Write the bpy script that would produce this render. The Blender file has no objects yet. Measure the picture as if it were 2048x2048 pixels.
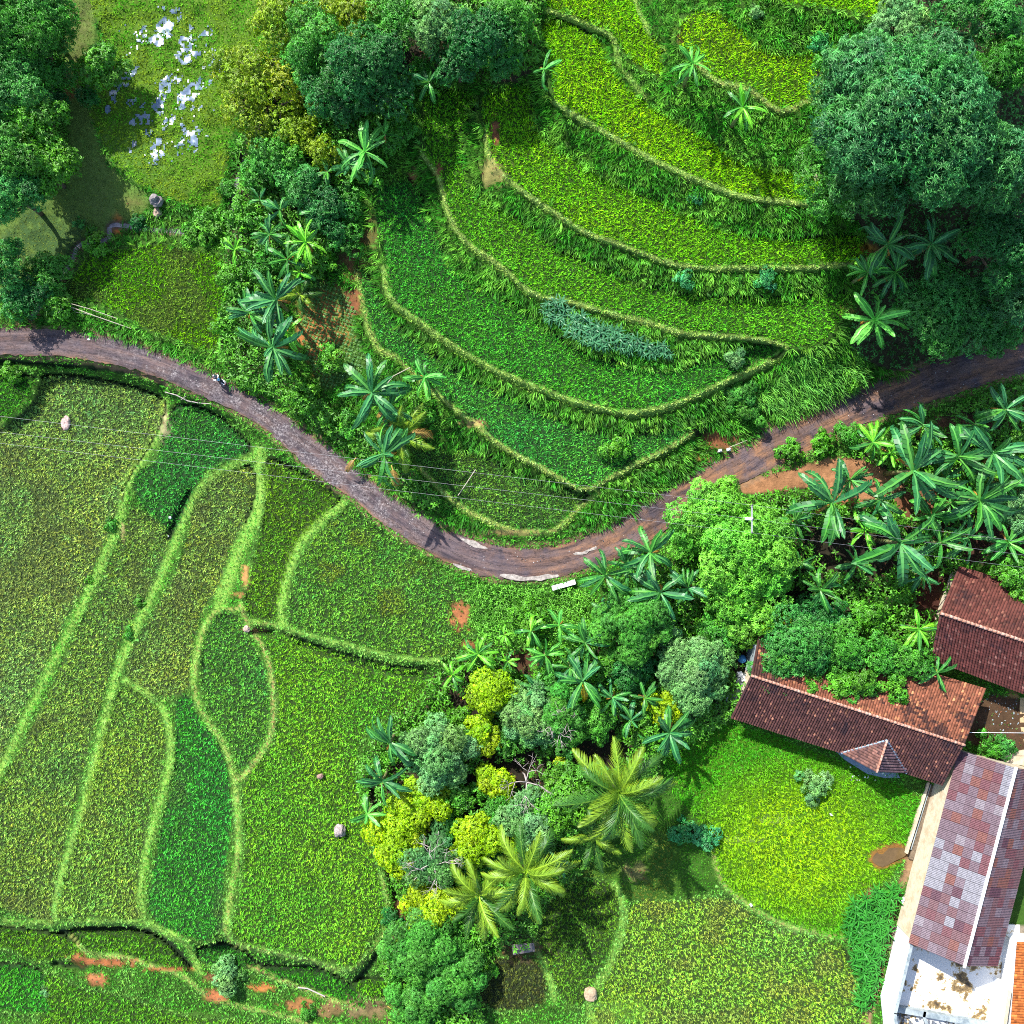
import bpy, bmesh, math, random
import numpy as np
from mathutils import Vector, Matrix, Euler

rng = np.random.default_rng(7)
random.seed(7)
scene = bpy.context.scene
COL = scene.collection

# ------------------------------------------------------------------ camera, world, sun, exposure
H = 98.0                       # drone height above the road, metres
S = 20.0                       # photograph pixels per metre at road level
cam_d = bpy.data.cameras.new("camera")
cam = bpy.data.objects.new("camera", cam_d); COL.objects.link(cam)
cam.location = (0, 0, H); cam.rotation_euler = (0, 0, 0)
cam_d.sensor_width = 36; cam_d.sensor_height = 36
cam_d.lens = 18.0 / (1024 / S / H)
cam_d.clip_start = 1; cam_d.clip_end = 2000
scene.camera = cam

SUN_EL = math.radians(43)
SUN_DIR = Vector((-.58 * math.cos(SUN_EL), .815 * math.cos(SUN_EL), math.sin(SUN_EL))).normalized()
world = bpy.data.worlds.new("World"); scene.world = world; world.use_nodes = True
wn = world.node_tree
sky = wn.nodes.new("ShaderNodeTexSky"); sky.sky_type = 'NISHITA'; sky.sun_disc = False
sky.sun_elevation = SUN_EL; sky.sun_rotation = math.atan2(SUN_DIR.x, SUN_DIR.y)
bg = wn.nodes["Background"]; bg.inputs[1].default_value = 0.15
wn.links.new(sky.outputs[0], bg.inputs[0])
sl = bpy.data.lights.new("sun", 'SUN'); sl.energy = 5.0; sl.angle = math.radians(.5); sl.color = (1, .965, .9)
sun = bpy.data.objects.new("sun", sl); COL.objects.link(sun)
sun.rotation_euler = SUN_DIR.to_track_quat('Z', 'Y').to_euler(); sun.location = (0, 0, 60)
vs = scene.view_settings; scene.display_settings.display_device = 'sRGB'
vs.view_transform = 'Standard'; vs.look = 'None'; vs.gamma = 1; vs.use_curve_mapping = False
vs.exposure = 1.05
scene.cycles.use_denoising = False; scene.cycles.filter_width = 1.0
scene.cycles.max_bounces = 6; scene.cycles.diffuse_bounces = 3; scene.cycles.transparent_max_bounces = 6

# ------------------------------------------------------------------ helpers
def lin(c):
    c = np.asarray(c, float) / 255.
    return np.where(c <= .04045, c / 12.92, ((c + .055) / 1.055) ** 2.4)

def wp(u, v, z):
    """place whose picture point in the survey photograph is (u, v) and whose elevation is z"""
    k = (H - z) / H / S
    return np.stack([(np.asarray(u, float) - 1024) * k, (1024 - np.asarray(v, float)) * k, np.asarray(z, float) + 0 * np.asarray(u, float)], -1)

def V(u, v, z): return Vector(wp(u, v, z).tolist())

def np_mesh(name, verts, faces, mats, mat_idx=None, col=None, smooth=False):
    """faces: list of int arrays, each (n,3) or (n,4)"""
    me = bpy.data.meshes.new(name)
    verts = np.asarray(verts, np.float32).reshape(-1, 3)
    if not isinstance(faces, list): faces = [faces]
    faces = [np.asarray(f, np.int32) for f in faces if len(f)]
    me.vertices.add(len(verts)); me.vertices.foreach_set("co", verts.ravel())
    lv = np.concatenate([f.ravel() for f in faces])
    tot = np.concatenate([np.full(len(f), f.shape[1], np.int32) for f in faces])
    st = np.concatenate([[0], np.cumsum(tot)[:-1]]).astype(np.int32)
    me.loops.add(len(lv)); me.loops.foreach_set("vertex_index", lv)
    me.polygons.add(len(tot)); me.polygons.foreach_set("loop_start", st)
    if mat_idx is not None: me.polygons.foreach_set("material_index", np.asarray(mat_idx, np.int32))
    if smooth: me.polygons.foreach_set("use_smooth", np.ones(len(tot), bool))
    me.update(calc_edges=True); me.validate()
    if col is not None:
        a = me.color_attributes.new("Col", 'FLOAT_COLOR', 'POINT')
        c = np.ones((len(verts), 4), np.float32); c[:, :3] = col
        a.data.foreach_set("color", c.ravel())
    for m in (mats if isinstance(mats, (list, tuple)) else [mats]): me.materials.append(m)
    return me

def obj(name, me, parent=None, label=None, cat=None, group=None, kind=None):
    o = bpy.data.objects.new(name, me); COL.objects.link(o)
    if parent is not None: o.parent = parent
    if label: o["label"] = label
    if cat: o["category"] = cat
    if group: o["group"] = group
    if kind: o["kind"] = kind
    return o

class MB:
    """collects simple solids into one mesh"""
    def __init__(s): s.v = []; s.f = []; s.n = 0
    def add(s, v, f):
        s.v.extend([tuple(p) for p in v]); s.f.extend([tuple(i + s.n for i in q) for q in f]); s.n = len(s.v)
    def prism(s, base, top):
        n = len(base); f = [tuple(range(n))[::-1], tuple(range(n, 2 * n))]
        f += [(i, (i + 1) % n, n + (i + 1) % n, n + i) for i in range(n)]
        s.add(list(base) + list(top), f)
    def box(s, c, d, rz=0, M=None):
        x, y, z = d[0] / 2, d[1] / 2, d[2] / 2
        R = M if M is not None else Matrix.Rotation(rz, 3, 'Z')
        p = [Vector(c) + R @ Vector((a * x, b * y, e * z)) for e in (-1, 1) for a, b in ((-1, -1), (1, -1), (1, 1), (-1, 1))]
        s.prism(p[:4], p[4:])
    def tube(s, pts, rad, n=6):
        pts = [Vector(p) for p in pts]
        if not isinstance(rad, (list, tuple)): rad = [rad] * len(pts)
        rings = []
        for i, p in enumerate(pts):
            t = (pts[min(i + 1, len(pts) - 1)] - pts[max(i - 1, 0)]).normalized()
            a = t.orthogonal().normalized() if i == 0 else (a - a.dot(t) * t).normalized()
            b = t.cross(a)
            rings.append([p + (a * math.cos(2 * math.pi * k / n) + b * math.sin(2 * math.pi * k / n)) * rad[i] for k in range(n)])
        v = [q for r in rings for q in r]; f = []
        for i in range(len(pts) - 1):
            for k in range(n): f.append((i * n + k, i * n + (k + 1) % n, (i + 1) * n + (k + 1) % n, (i + 1) * n + k))
        f.append(tuple(range(n))[::-1]); f.append(tuple(range((len(pts) - 1) * n, len(pts) * n)))
        s.add(v, f)
    def ball(s, c, r, n=10, m=6, M=None):
        r = r if isinstance(r, (tuple, list)) else (r, r, r); M = M or Matrix.Identity(3)
        v = []; f = []
        for i in range(m + 1):
            th = math.pi * i / m
            for k in range(n):
                ph = 2 * math.pi * k / n
                v.append(Vector(c) + M @ Vector((r[0] * math.sin(th) * math.cos(ph), r[1] * math.sin(th) * math.sin(ph), r[2] * math.cos(th))))
        for i in range(m):
            for k in range(n): f.append((i * n + k, (i + 1) * n + k, (i + 1) * n + (k + 1) % n, i * n + (k + 1) % n))
        s.add(v, f)
    def mesh(s, name, mat, smooth=False):
        me = bpy.data.meshes.new(name); me.from_pydata(s.v, [], s.f); me.validate(); me.update()
        for m in (mat if isinstance(mat, (list, tuple)) else [mat]): me.materials.append(m)
        if smooth:
            for p in me.polygons: p.use_smooth = True
        return me

# ------------------------------------------------------------------ materials
def mat_base(name):
    m = bpy.data.materials.new(name); m.use_nodes = True
    nt = m.node_tree; p = nt.nodes["Principled BSDF"]
    return m, nt, p

def noise_node(nt, scale, detail=4, rough=.6, coord='Object'):
    tc = nt.nodes.new("ShaderNodeTexCoord"); n = nt.nodes.new("ShaderNodeTexNoise")
    n.inputs["Scale"].default_value = scale; n.inputs["Detail"].default_value = detail; n.inputs["Roughness"].default_value = rough
    nt.links.new(tc.outputs[coord], n.inputs["Vector"]); return n

def vary(nt, src, noise, lo, hi):
    """multiply colour src by a noise-driven value"""
    mr = nt.nodes.new("ShaderNodeMapRange"); mr.inputs[1].default_value = .3; mr.inputs[2].default_value = .7
    mr.inputs[3].default_value = lo; mr.inputs[4].default_value = hi
    nt.links.new(noise.outputs["Fac"], mr.inputs[0])
    mx = nt.nodes.new("ShaderNodeVectorMath"); mx.operation = 'SCALE'
    nt.links.new(src, mx.inputs[0]); nt.links.new(mr.outputs[0], mx.inputs["Scale"])
    return mx.outputs[0]

def m_leaf(name, trans=.3, rough=.5, spec=.3):
    """plant tissue: colour comes from each plant's own attribute"""
    m, nt, p = mat_base(name)
    at = nt.nodes.new("ShaderNodeAttribute"); at.attribute_name = "Col"
    nt.links.new(at.outputs["Color"], p.inputs["Base Color"])
    p.inputs["Roughness"].default_value = rough; p.inputs["Specular IOR Level"].default_value = spec
    tr = nt.nodes.new("ShaderNodeBsdfTranslucent"); nt.links.new(at.outputs["Color"], tr.inputs["Color"])
    mx = nt.nodes.new("ShaderNodeMixShader"); mx.inputs[0].default_value = trans
    nt.links.new(p.outputs[0], mx.inputs[1]); nt.links.new(tr.outputs[0], mx.inputs[2])
    nt.links.new(mx.outputs[0], nt.nodes["Material Output"].inputs["Surface"])
    return m

def m_attr(name, rough=.9, nscale=6., lo=.75, hi=1.25, bump=.0, bscale=12., spec=.2):
    m, nt, p = mat_base(name)
    at = nt.nodes.new("ShaderNodeAttribute"); at.attribute_name = "Col"
    c = vary(nt, at.outputs["Color"], noise_node(nt, nscale, 6, .7), lo, hi)
    nt.links.new(c, p.inputs["Base Color"]); p.inputs["Roughness"].default_value = rough
    p.inputs["Specular IOR Level"].default_value = spec
    if bump:
        b = nt.nodes.new("ShaderNodeBump"); b.inputs["Distance"].default_value = bump
        n2 = noise_node(nt, bscale, 8, .7); nt.links.new(n2.outputs["Fac"], b.inputs["Height"])
        nt.links.new(b.outputs[0], p.inputs["Normal"])
    return m

def m_plain(name, c, rough=.7, nscale=5., lo=.8, hi=1.2, spec=.3, metal=0, c2=None, bump=0.):
    """one colour with grain; c2 = colour of blotchy wear"""
    m, nt, p = mat_base(name)
    rgb = nt.nodes.new("ShaderNodeRGB"); rgb.outputs[0].default_value = (*c, 1); src = rgb.outputs[0]
    if c2 is not None:
        n = noise_node(nt, nscale * .35, 8, .7); r = nt.nodes.new("ShaderNodeValToRGB")
        r.color_ramp.elements[0].position = .46; r.color_ramp.elements[0].color = (*c, 1)
        r.color_ramp.elements[1].position = .6; r.color_ramp.elements[1].color = (*c2, 1)
        nt.links.new(n.outputs["Fac"], r.inputs[0]); src = r.outputs[0]
    n1 = noise_node(nt, nscale, 6, .7)
    nt.links.new(vary(nt, src, n1, lo, hi), p.inputs["Base Color"])
    p.inputs["Roughness"].default_value = rough; p.inputs["Specular IOR Level"].default_value = spec
    p.inputs["Metallic"].default_value = metal
    if bump:
        b = nt.nodes.new("ShaderNodeBump"); b.inputs["Distance"].default_value = bump
        nt.links.new(n1.outputs["Fac"], b.inputs["Height"]); nt.links.new(b.outputs[0], p.inputs["Normal"])
    return m

M_GROUND = m_attr("ground_soil_and_turf", .95, 1.6, .7, 1.3, .12, 2.2)
M_RICE = m_leaf("rice_blades", .3, .6, .15)
M_GRASS = m_leaf("grass_blades", .32, .55, .2)
M_LEAF = m_leaf("tree_leaves", .3, .45, .35)
M_BANANA = m_leaf("banana_leaves", .28, .42, .35)
M_TILE = m_attr("clay_roof_tiles", .85, 3., .75, 1.2, .01, 30)
M_BARK = m_plain("bark", (.12, .085, .06), .9, 8, .6, 1.3)
M_PALEBARK = m_plain("pale_dead_bark", (.36, .31, .29), .9, 8, .7, 1.2)
M_STEM = m_plain("banana_stem", (.16, .2, .07), .7, 4, .6, 1.3, c2=(.12, .07, .04))
M_WOOD = m_plain("weathered_bamboo", (.36, .32, .25), .8, 8, .7, 1.2)
M_ROCK = m_plain("grey_rock", (.2, .18, .18), .95, 3, .5, 1.4, bump=.05)
M_CREAM = m_plain("cream_plaster", (.5, .43, .32), .8, 2.5, .8, 1.1, c2=(.42, .33, .22))
M_WHITE = m_plain("white_painted_plaster", (.8, .8, .79), .7, 1.5, .92, 1.05, c2=(.66, .69, .72))
M_CONC = m_plain("grey_concrete", (.3, .34, .35), .9, 2.5, .75, 1.2, c2=(.17, .21, .23))
M_METAL = m_plain("galvanised_metal", (.5, .5, .5), .45, 8, .8, 1.1, metal=.6)
M_DARKMETAL = m_plain("dark_metal", (.05, .05, .06), .5, 8, .8, 1.1)
M_TERRA = m_plain("terracotta_ridge", (.33, .15, .10), .85, 5, .6, 1.3, c2=(.45, .3, .24))
M_STRAW = m_plain("old_straw", (.30, .25, .24), .95, 4, .35, 1.5, bump=.12)

# ------------------------------------------------------------------ survey raster: heights, ground kinds
G0, G1, GS = -258, 2310, 3.0
gn = int((G1 - G0) / GS) + 1
gu = G0 + GS * np.arange(gn)
UU, VV = np.meshgrid(gu, gu)          # [row=v, col=u]

def vnoise(u, v, scale, seed, octs=3):
    """smooth value noise in 0..1"""
    out = 0; amp = 1; tot = 0
    for o in range(octs):
        r = np.random.default_rng(seed * 17 + o).random((97, 97))
        x = (np.asarray(u) / scale * 2 ** o) % 96; y = (np.asarray(v) / scale * 2 ** o) % 96
        i = np.floor(x).astype(int); j = np.floor(y).astype(int); fx = x - i; fy = y - j
        fx = fx * fx * (3 - 2 * fx); fy = fy * fy * (3 - 2 * fy)
        n = (r[j, i] * (1 - fx) + r[j, i + 1] * fx) * (1 - fy) + (r[j + 1, i] * (1 - fx) + r[j + 1, i + 1] * fx) * fy
        out = out + n * amp; tot += amp; amp *= .5
    return out / tot

def poly_mask(poly, u=UU, v=VV):
    p = np.asarray(poly, float); inside = np.zeros(u.shape, bool)
    for i in range(len(p)):
        x1, y1 = p[i]; x2, y2 = p[(i + 1) % len(p)]
        if y1 == y2: continue
        c = ((y1 > v) != (y2 > v)) & (u < (x2 - x1) * (v - y1) / (y2 - y1) + x1)
        inside ^= c
    return inside

def line_dist(line, u=UU, v=VV):
    d = np.full(u.shape, 1e9)
    p = np.asarray(line, float)
    for i in range(len(p) - 1):
        a, b = p[i], p[i + 1]; ab = b - a; L = max((ab ** 2).sum(), 1e-6)
        t = np.clip(((u - a[0]) * ab[0] + (v - a[1]) * ab[1]) / L, 0, 1)
        d = np.minimum(d, np.hypot(u - a[0] - t * ab[0], v - a[1] - t * ab[1]))
    return d

def spline(pts, n=6):
    """Catmull-Rom through the traced points"""
    p = np.asarray(pts, float); q = np.vstack([2 * p[0] - p[1], p, 2 * p[-1] - p[-2]]); out = []
    for i in range(1, len(q) - 2):
        for t in np.linspace(0, 1, n, endpoint=False):
            a, b, c, d = q[i - 1:i + 3]
            out.append(.5 * (2 * b + (c - a) * t + (2 * a - 5 * b + 4 * c - d) * t * t + (3 * b - a - 3 * c + d) * t ** 3))
    out.append(p[-1]); return np.array(out)

def closed(pts, n=4):
    p = np.asarray(pts, float); m = len(p); out = []
    for i in range(m):
        a, b, c, d = p[i - 1], p[i], p[(i + 1) % m], p[(i + 2) % m]
        for t in np.linspace(0, 1, n, endpoint=False):
            out.append(.5 * (2 * b + (c - a) * t + (2 * a - 5 * b + 4 * c - d) * t * t + (3 * b - a - 3 * c + d) * t ** 3))
    return np.array(out)
# name, label, height, colour (picture sRGB), tuft spacing px, row order, polygon
YG, G2, G3 = (140, 212, 16), (95, 165, 20), (70, 150, 30)
FIELDS = [
 ("terrace one", "dark green rice in the smallest terrace just above the road bend", .9, (100, 160, 60), 5.2, .5,
  [(826,891),(899,906),(964,906),(1036,949),(1102,975),(1170,985),(1156,1011),(1127,1036),(1109,1054),(1058,1058),(1011,1051),(971,1033),(928,1011),(884,975),(844,935)]),
 ("terrace two", "blue green rice on the second terrace above the road bend", 2.0, (84, 178, 66), 5.2, .6,
  [(715,540),(735,640),(760,690),(794,710),(855,768),(924,823),(957,848),(989,877),(1036,906),(1091,935),(1141,964),(1174,975),(1217,953),(1272,924),(1330,895),(1385,860),(1300,866),(1254,872),(1170,862),(1073,822),(989,782),(910,742),(850,697),(800,655),(765,610),(740,560)]),
 ("terrace three", "deep green rice on the third terrace, directly below the blue-leaved crop patch", 3.2, (84, 180, 52), 5.2, .6,
  [(747,387),(758,456),(769,530),(784,594),(837,636),(912,689),(986,731),(1060,763),(1145,795),(1230,816),(1283,818),(1367,795),(1473,747),(1569,700),(1526,690),(1440,710),(1346,741),(1251,731),(1155,699),(1092,657),(1039,615),(954,572),(901,530),(869,466),(848,413),(832,371),(806,360)]),
 ("terrace four", "mid green rice on the fourth terrace, directly above the blue-leaved crop patch", 4.5, (108, 192, 38), 5.2, .5,
  [(848,180),(848,212),(848,307),(880,350),(901,424),(933,477),(1007,530),(1070,583),(1145,600),(1219,620),(1304,640),(1367,660),(1516,673),(1590,694),(1654,678),(1690,604),(1680,585),(1590,597),(1484,599),(1378,590),(1272,570),(1208,538),(1124,506),(1060,452),(1018,430),(954,400),(933,350),(922,307),(933,244),(949,191)]),
 ("terrace five", "yellow green rice on the long fifth terrace ending at the banana clump", 5.8, (126, 204, 26), 5.8, .4,
  [(959,212),(991,180),(1060,175),(1065,228),(1092,282),(1155,326),(1219,363),(1304,400),(1399,442),(1484,472),(1590,478),(1675,472),(1722,480),(1717,519),(1590,530),(1484,530),(1357,525),(1251,488),(1166,456),(1092,408),(1039,371),(986,318),(975,265)]),
 ("terrace six", "bright yellow green rice on the sixth terrace, left of the big dark tree", 7.1, YG, 5.6, .28,
  [(1085,50),(1130,48),(1205,88),(1232,150),(1304,211),(1367,254),(1431,286),(1463,317),(1537,339),(1632,355),(1664,392),(1654,403),(1569,398),(1484,387),(1410,360),(1314,318),(1240,276),(1166,233),(1113,201),(1102,159)]),
 ("terrace seven", "yellow green rice strip along the top edge, left of the grass gully", 7.7, YG, 5.6, .28,
  [(1090,-60),(1250,-60),(1265,0),(1290,60),(1320,100),(1325,150),(1290,140),(1250,110),(1225,68),(1180,46),(1134,26),(1090,10)]),
 ("terrace eight", "yellowest rows of rice above the two bananas on the grassy mound", 8.6, (146, 214, 14), 6.6, .22,
  [(1359,87),(1370,36),(1420,22),(1468,47),(1500,83),(1551,109),(1602,112),(1638,98),(1696,101),(1655,120),(1652,156),(1638,178),(1602,203),(1565,217),(1536,203),(1504,174),(1468,163),(1431,156),(1395,120)]),
 ("terrace nine", "sliver of yellow green rice at the top edge beside the sage tree", 9.6, YG, 5.8, .3,
  [(1550,-60),(1560,0),(1602,11),(1674,18),(1710,25),(1747,33),(1783,29),(1819,14),(1815,-60)]),
 ("north-west paddy", "small rounded rice paddy between the stream and the road", .5, (115, 185, 18), 5.6, .6,
  [(174,518),(225,504),(275,496),(326,489),(380,504),(435,511),(453,543),(457,598),(442,634),(435,688),(417,700),(380,688),(308,663),(254,634),(203,609),(145,598),(138,580),(156,543)]),
 ("corner paddy", "corner of a green rice field at the left edge just below the road", -1.2, (80, 160, 40), 5.2, .7,
  [(-60,763),(74,758),(64,795),(20,840),(-60,880)]),
 ("west paddy", "large olive green rice field at the left edge with a bare brown spot", -2.2, (158, 200, 98), 5.0, .8,
  [(90,753),(212,763),(318,795),(325,830),(297,890),(250,965),(236,1018),(183,1145),(130,1240),(97,1314),(44,1420),(-6,1537),(-60,1630),(-60,900),(10,850),(60,805)]),
 ("pocket paddy", "dark green rice pocket below the road beside the pale bund", -1.5, (80, 172, 68), 5.2, .8,
  [(350,816),(424,827),(488,880),(492,906),(418,937),(384,990),(350,1060),(318,1039),(281,1007),(270,954),(318,912)]),
 ("second strip", "long green rice strip running to the bottom-left corner", -2.0, (144, 192, 84), 5.0, .8,
  [(265,1018),(329,1055),(334,1095),(297,1187),(244,1272),(213,1367),(170,1526),(138,1654),(105,1802),(100,1844),(0,1813),(-60,1800),(-60,1660),(2,1569),(66,1452),(131,1314),(185,1198),(240,1081)]),
 ("third strip", "olive green rice strip between two pale bunds left of the leaf-shaped paddy", -1.6, (150, 190, 88), 5.0, .8,
  [(405,970),(500,935),(500,1018),(462,1092),(435,1177),(400,1230),(382,1314),(377,1378),(318,1394),(260,1357),(258,1314),(311,1219),(364,1113)]),
 ("fourth strip", "green rice strip in the lower left, bounded by the wavy pale bund", -1.8, (148, 200, 80), 5.0, .8,
  [(245,1372),(303,1404),(322,1436),(332,1505),(310,1590),(289,1685),(273,1781),(280,1834),(212,1834),(122,1834),(124,1781),(157,1654),(194,1505)]),
 ("blue strip", "blue green rice strip between the wavy bund and the forked bund", -1.5, (80, 185, 62), 5.4, .8,
  [(354,1404),(380,1393),(391,1425),(430,1478),(455,1537),(463,1654),(448,1749),(442,1871),(365,1871),(305,1834),(299,1781),(320,1675),(352,1526)]),
 ("leaf paddy", "leaf-shaped rice paddy enclosed by the forked earth bund", -1.2, (108, 184, 70), 5.2, .8,
  [(424,1236),(468,1224),(494,1276),(524,1328),(539,1399),(533,1468),(492,1534),(479,1543),(462,1493),(419,1420),(404,1357),(409,1272)]),
 ("tall paddy", "olive rice field tapering up to the road, between two bright grass banks", -.9, (115, 172, 42), 5.3, .8,
  [(530,922),(594,943),(674,992),(655,1024),(606,1076),(575,1140),(554,1214),(548,1240),(500,1232),(490,1198),(508,1124),(530,1018)]),
 ("middle paddy", "rounded rice field right below the road, left of the bare orange patch", -.4, (118, 186, 66), 5.0, .8,
  [(700,1022),(763,1062),(848,1124),(901,1166),(943,1230),(933,1283),(869,1314),(784,1305),(678,1278),(594,1256),(580,1240),(586,1177),(612,1102),(654,1052)]),
 ("big paddy", "largest bright green rice field in the lower left with the round straw heap", -1.1, (128, 202, 52), 5.0, .8,
  [(516,1264),(572,1270),(678,1307),(784,1333),(859,1345),(837,1399),(742,1452),(710,1526),(731,1654),(755,1738),(769,1823),(734,1883),(705,1932),(636,1914),(572,1900),(472,1876),(478,1802),(494,1696),(488,1569),(547,1484),(557,1389),(541,1304)]),
 ("lower step one", "small rice step at the bottom-left edge below the strips", -3.0, (105, 170, 40), 5.2, .8,
  [(-60,1852),(72,1863),(134,1874),(166,1902),(159,1909),(72,1919),(22,1896),(-60,1890)]),
 ("lower step two", "narrow rice step left of the round-leaved shrub", -2.8, (100, 170, 42), 5.2, .8,
  [(146,1860),(203,1860),(254,1858),(308,1872),(340,1895),(380,1942),(362,1940),(308,1927),(254,1909),(188,1898),(176,1895)]),
 ("lower step three", "tiny green rice step directly above the round-leaved shrub", -2.6, (80, 165, 50), 5.2, .8,
  [(399,1898),(449,1888),(485,1903),(510,1924),(500,1932),(417,1928)]),
 ("lower step four", "thin curved rice step under the big paddy's lower edge", -2.5, (70, 165, 40), 5.2, .8,
  [(525,1938),(616,1934),(670,1953),(716,1985),(728,2014),(652,1990),(580,1961),(536,1947)]),
 ("lower step five", "bright rice step along the bottom edge left of centre", -3.6, (115, 185, 45), 5.2, .8,
  [(90,1945),(160,1978),(254,1996),(362,2032),(540,2052),(540,2100),(105,2100),(95,2000)]),
 ("lower step six", "bright rice at the far bottom-left corner", -3.8, (80, 185, 50), 5.2, .8,
  [(-60,1930),(78,1940),(90,1990),(94,2025),(-60,2005)]),
 ("lower step seven", "little round green rice step touching the feathery tree at the bottom", -2.4, (95, 175, 35), 5.2, .8,
  [(705,1968),(740,1957),(790,1962),(800,1988),(760,1998),(722,1986)]),
 ("south field", "broad yellowish green crop field at the bottom right of centre", -1.6, (145, 205, 70), 5.2, .8,
  [(1265,1805),(1348,1802),(1457,1797),(1504,1830),(1565,1860),(1638,1878),(1674,1888),(1696,1917),(1714,1982),(1710,2100),(1200,2100),(1194,2010),(1220,1940),(1250,1880)]),
 ("shaded field", "half-shaded crop strip right of the coconut palms", -1.3, (100, 155, 45), 5.2, .8,
  [(1078,1880),(1102,1800),(1160,1760),(1226,1772),(1238,1830),(1218,1900),(1188,1960),(1172,1998),(1140,2008),(1108,1960)]),
 ("brown field", "small brownish crop plot below the shed roof", -1.3, (95, 110, 50), 5.4, .8,
  [(960,1925),(1060,1915),(1090,1960),(1080,2008),(985,2016),(955,1970)]),
]
ROAD_UP = [(-200,650),(0,654),(145,661),(217,674),(315,703),(424,746),(471,774),(543,812),(616,862),(688,913),(728,949),(790,996),(855,1033),(891,1058),(964,1083),(1036,1096),(1109,1092),(1181,1069),(1239,1040),(1290,1004),(1348,971),(1402,938),(1493,888),(1536,855),(1602,833),(1674,797),(1747,765),(1819,743),(1891,714),(2048,685),(2250,650)]
ROAD_LO = [(-200,704),(0,710),(109,712),(181,721),(254,736),(326,759),(399,790),(471,823),(525,855),(580,902),(634,949),(700,993),(746,1033),(794,1065),(848,1100),(906,1130),(982,1156),(1054,1161),(1127,1152),(1181,1134),(1254,1109),(1348,1050),(1420,1000),(1504,957),(1580,920),(1656,884),(1728,848),(1819,819),(1891,794),(2048,746),(2250,700)]
PULLOUT = [(1480,968),(1510,955),(1580,938),(1674,915),(1760,935),(1800,980),(1700,1000),(1620,975),(1500,990)]

def zroad(u): u = np.asarray(u, float); return np.where(u < 1050, .25 * u / 1050, .25 + 1.1 * (u - 1050) / 1000)

BUNDS = [   # polyline, width px, ridge height, soil track strength
 ([(330,800),(318,862),(254,965),(240,1040),(185,1170),(130,1280),(60,1420),(0,1545),(-60,1650)], 8, .14, .15),
 ([(505,918),(430,950),(392,995),(354,1080),(320,1160),(280,1240),(236,1340),(196,1500),(160,1640),(122,1760),(110,1844)], 8, .14, .12),
 ([(519,905),(519,1010),(482,1095),(450,1180),(440,1215)], 14, .15, .1),
 ([(490,1218),(430,1226),(398,1290),(388,1370),(408,1430),(448,1490),(470,1570),(476,1700),(460,1800),(455,1878),(520,1900),(620,1922),(700,1942),(745,1900),(778,1840),(765,1750)], 6, .22, .45),
 ([(480,1210),(500,1255),(533,1310),(547,1390),(540,1475),(498,1540),(472,1562)], 6, .2, .8),
 ([(690,1005),(640,1045),(596,1095),(568,1180),(563,1240),(595,1268),(690,1292),(790,1318),(880,1325)], 8, .25, .1),
 ([(500,1245),(560,1252)], 6, .2, .4),
 ([(250,1362),(310,1400),(335,1440),(342,1520),(318,1610),(286,1750),(290,1840),(370,1885)], 7, .22, .12),
 ([(-60,1835),(110,1850),(200,1845),(290,1850),(370,1885),(400,1945)], 8, .15, .1),
 ([(75,757),(60,800),(0,850),(-60,890)], 6, .2, .1),
 ([(1230,1770),(1250,1830),(1225,1920),(1180,2010),(1195,2060)], 8, .15, .1),
 ([(1065,1880),(1100,1960),(1110,2000)], 6, .15, .1),
 ([(1425,1700),(1445,1765),(1500,1812),(1570,1850),(1690,1878)], 6, .2, .55),
 ([(140,1870),(180,1908),(250,1915),(310,1935),(370,1955),(430,2000),(560,2030),(660,2060)], 6, .15, .6),
 ([(500,1930),(560,1960),(640,1990),(730,2025)], 6, .12, .8),
 ([(715,545),(735,645),(760,700),(794,716),(855,774),(924,829),(957,854),(989,883),(1036,912),(1091,941),(1141,970),(1174,980),(1217,958),(1272,929),(1330,900),(1385,866)], 6, .12, .45),
 ([(769,535),(784,602),(837,644),(912,697),(986,739),(1060,771),(1145,803),(1230,824),(1283,826),(1367,803),(1473,755),(1560,706)], 7, .12, .1),
 ([(848,310),(878,356),(897,428),(930,482),(1005,536),(1068,590),(1145,606),(1219,628),(1304,648),(1367,668),(1516,679),(1570,700),(1480,760)], 6, .1, .3),
 ([(972,275),(984,326),(1036,377),(1090,414),(1166,463),(1251,494),(1357,531),(1484,537),(1590,537),(1700,528)], 6, .1, .35),
 ([(1110,206),(1166,240),(1240,283),(1314,325),(1410,367),(1484,394),(1569,404),(1660,412)], 7, .1, .2),
 ([(1090,20),(1134,36),(1180,56),(1228,78),(1240,130),(1290,190)], 6, .1, .2),
 ([(1268,-10),(1295,60),(1325,100)], 6, .1, .2),
 ([(1395,126),(1431,162),(1500,182),(1536,209),(1565,224),(1602,210),(1650,180)], 7, .12, .5),
 ([(840,935),(884,982),(928,1018),(971,1040),(1011,1058),(1058,1066),(1109,1062),(1135,1040),(1165,1010),(1200,985)], 6, .12, .55),
]
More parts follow.
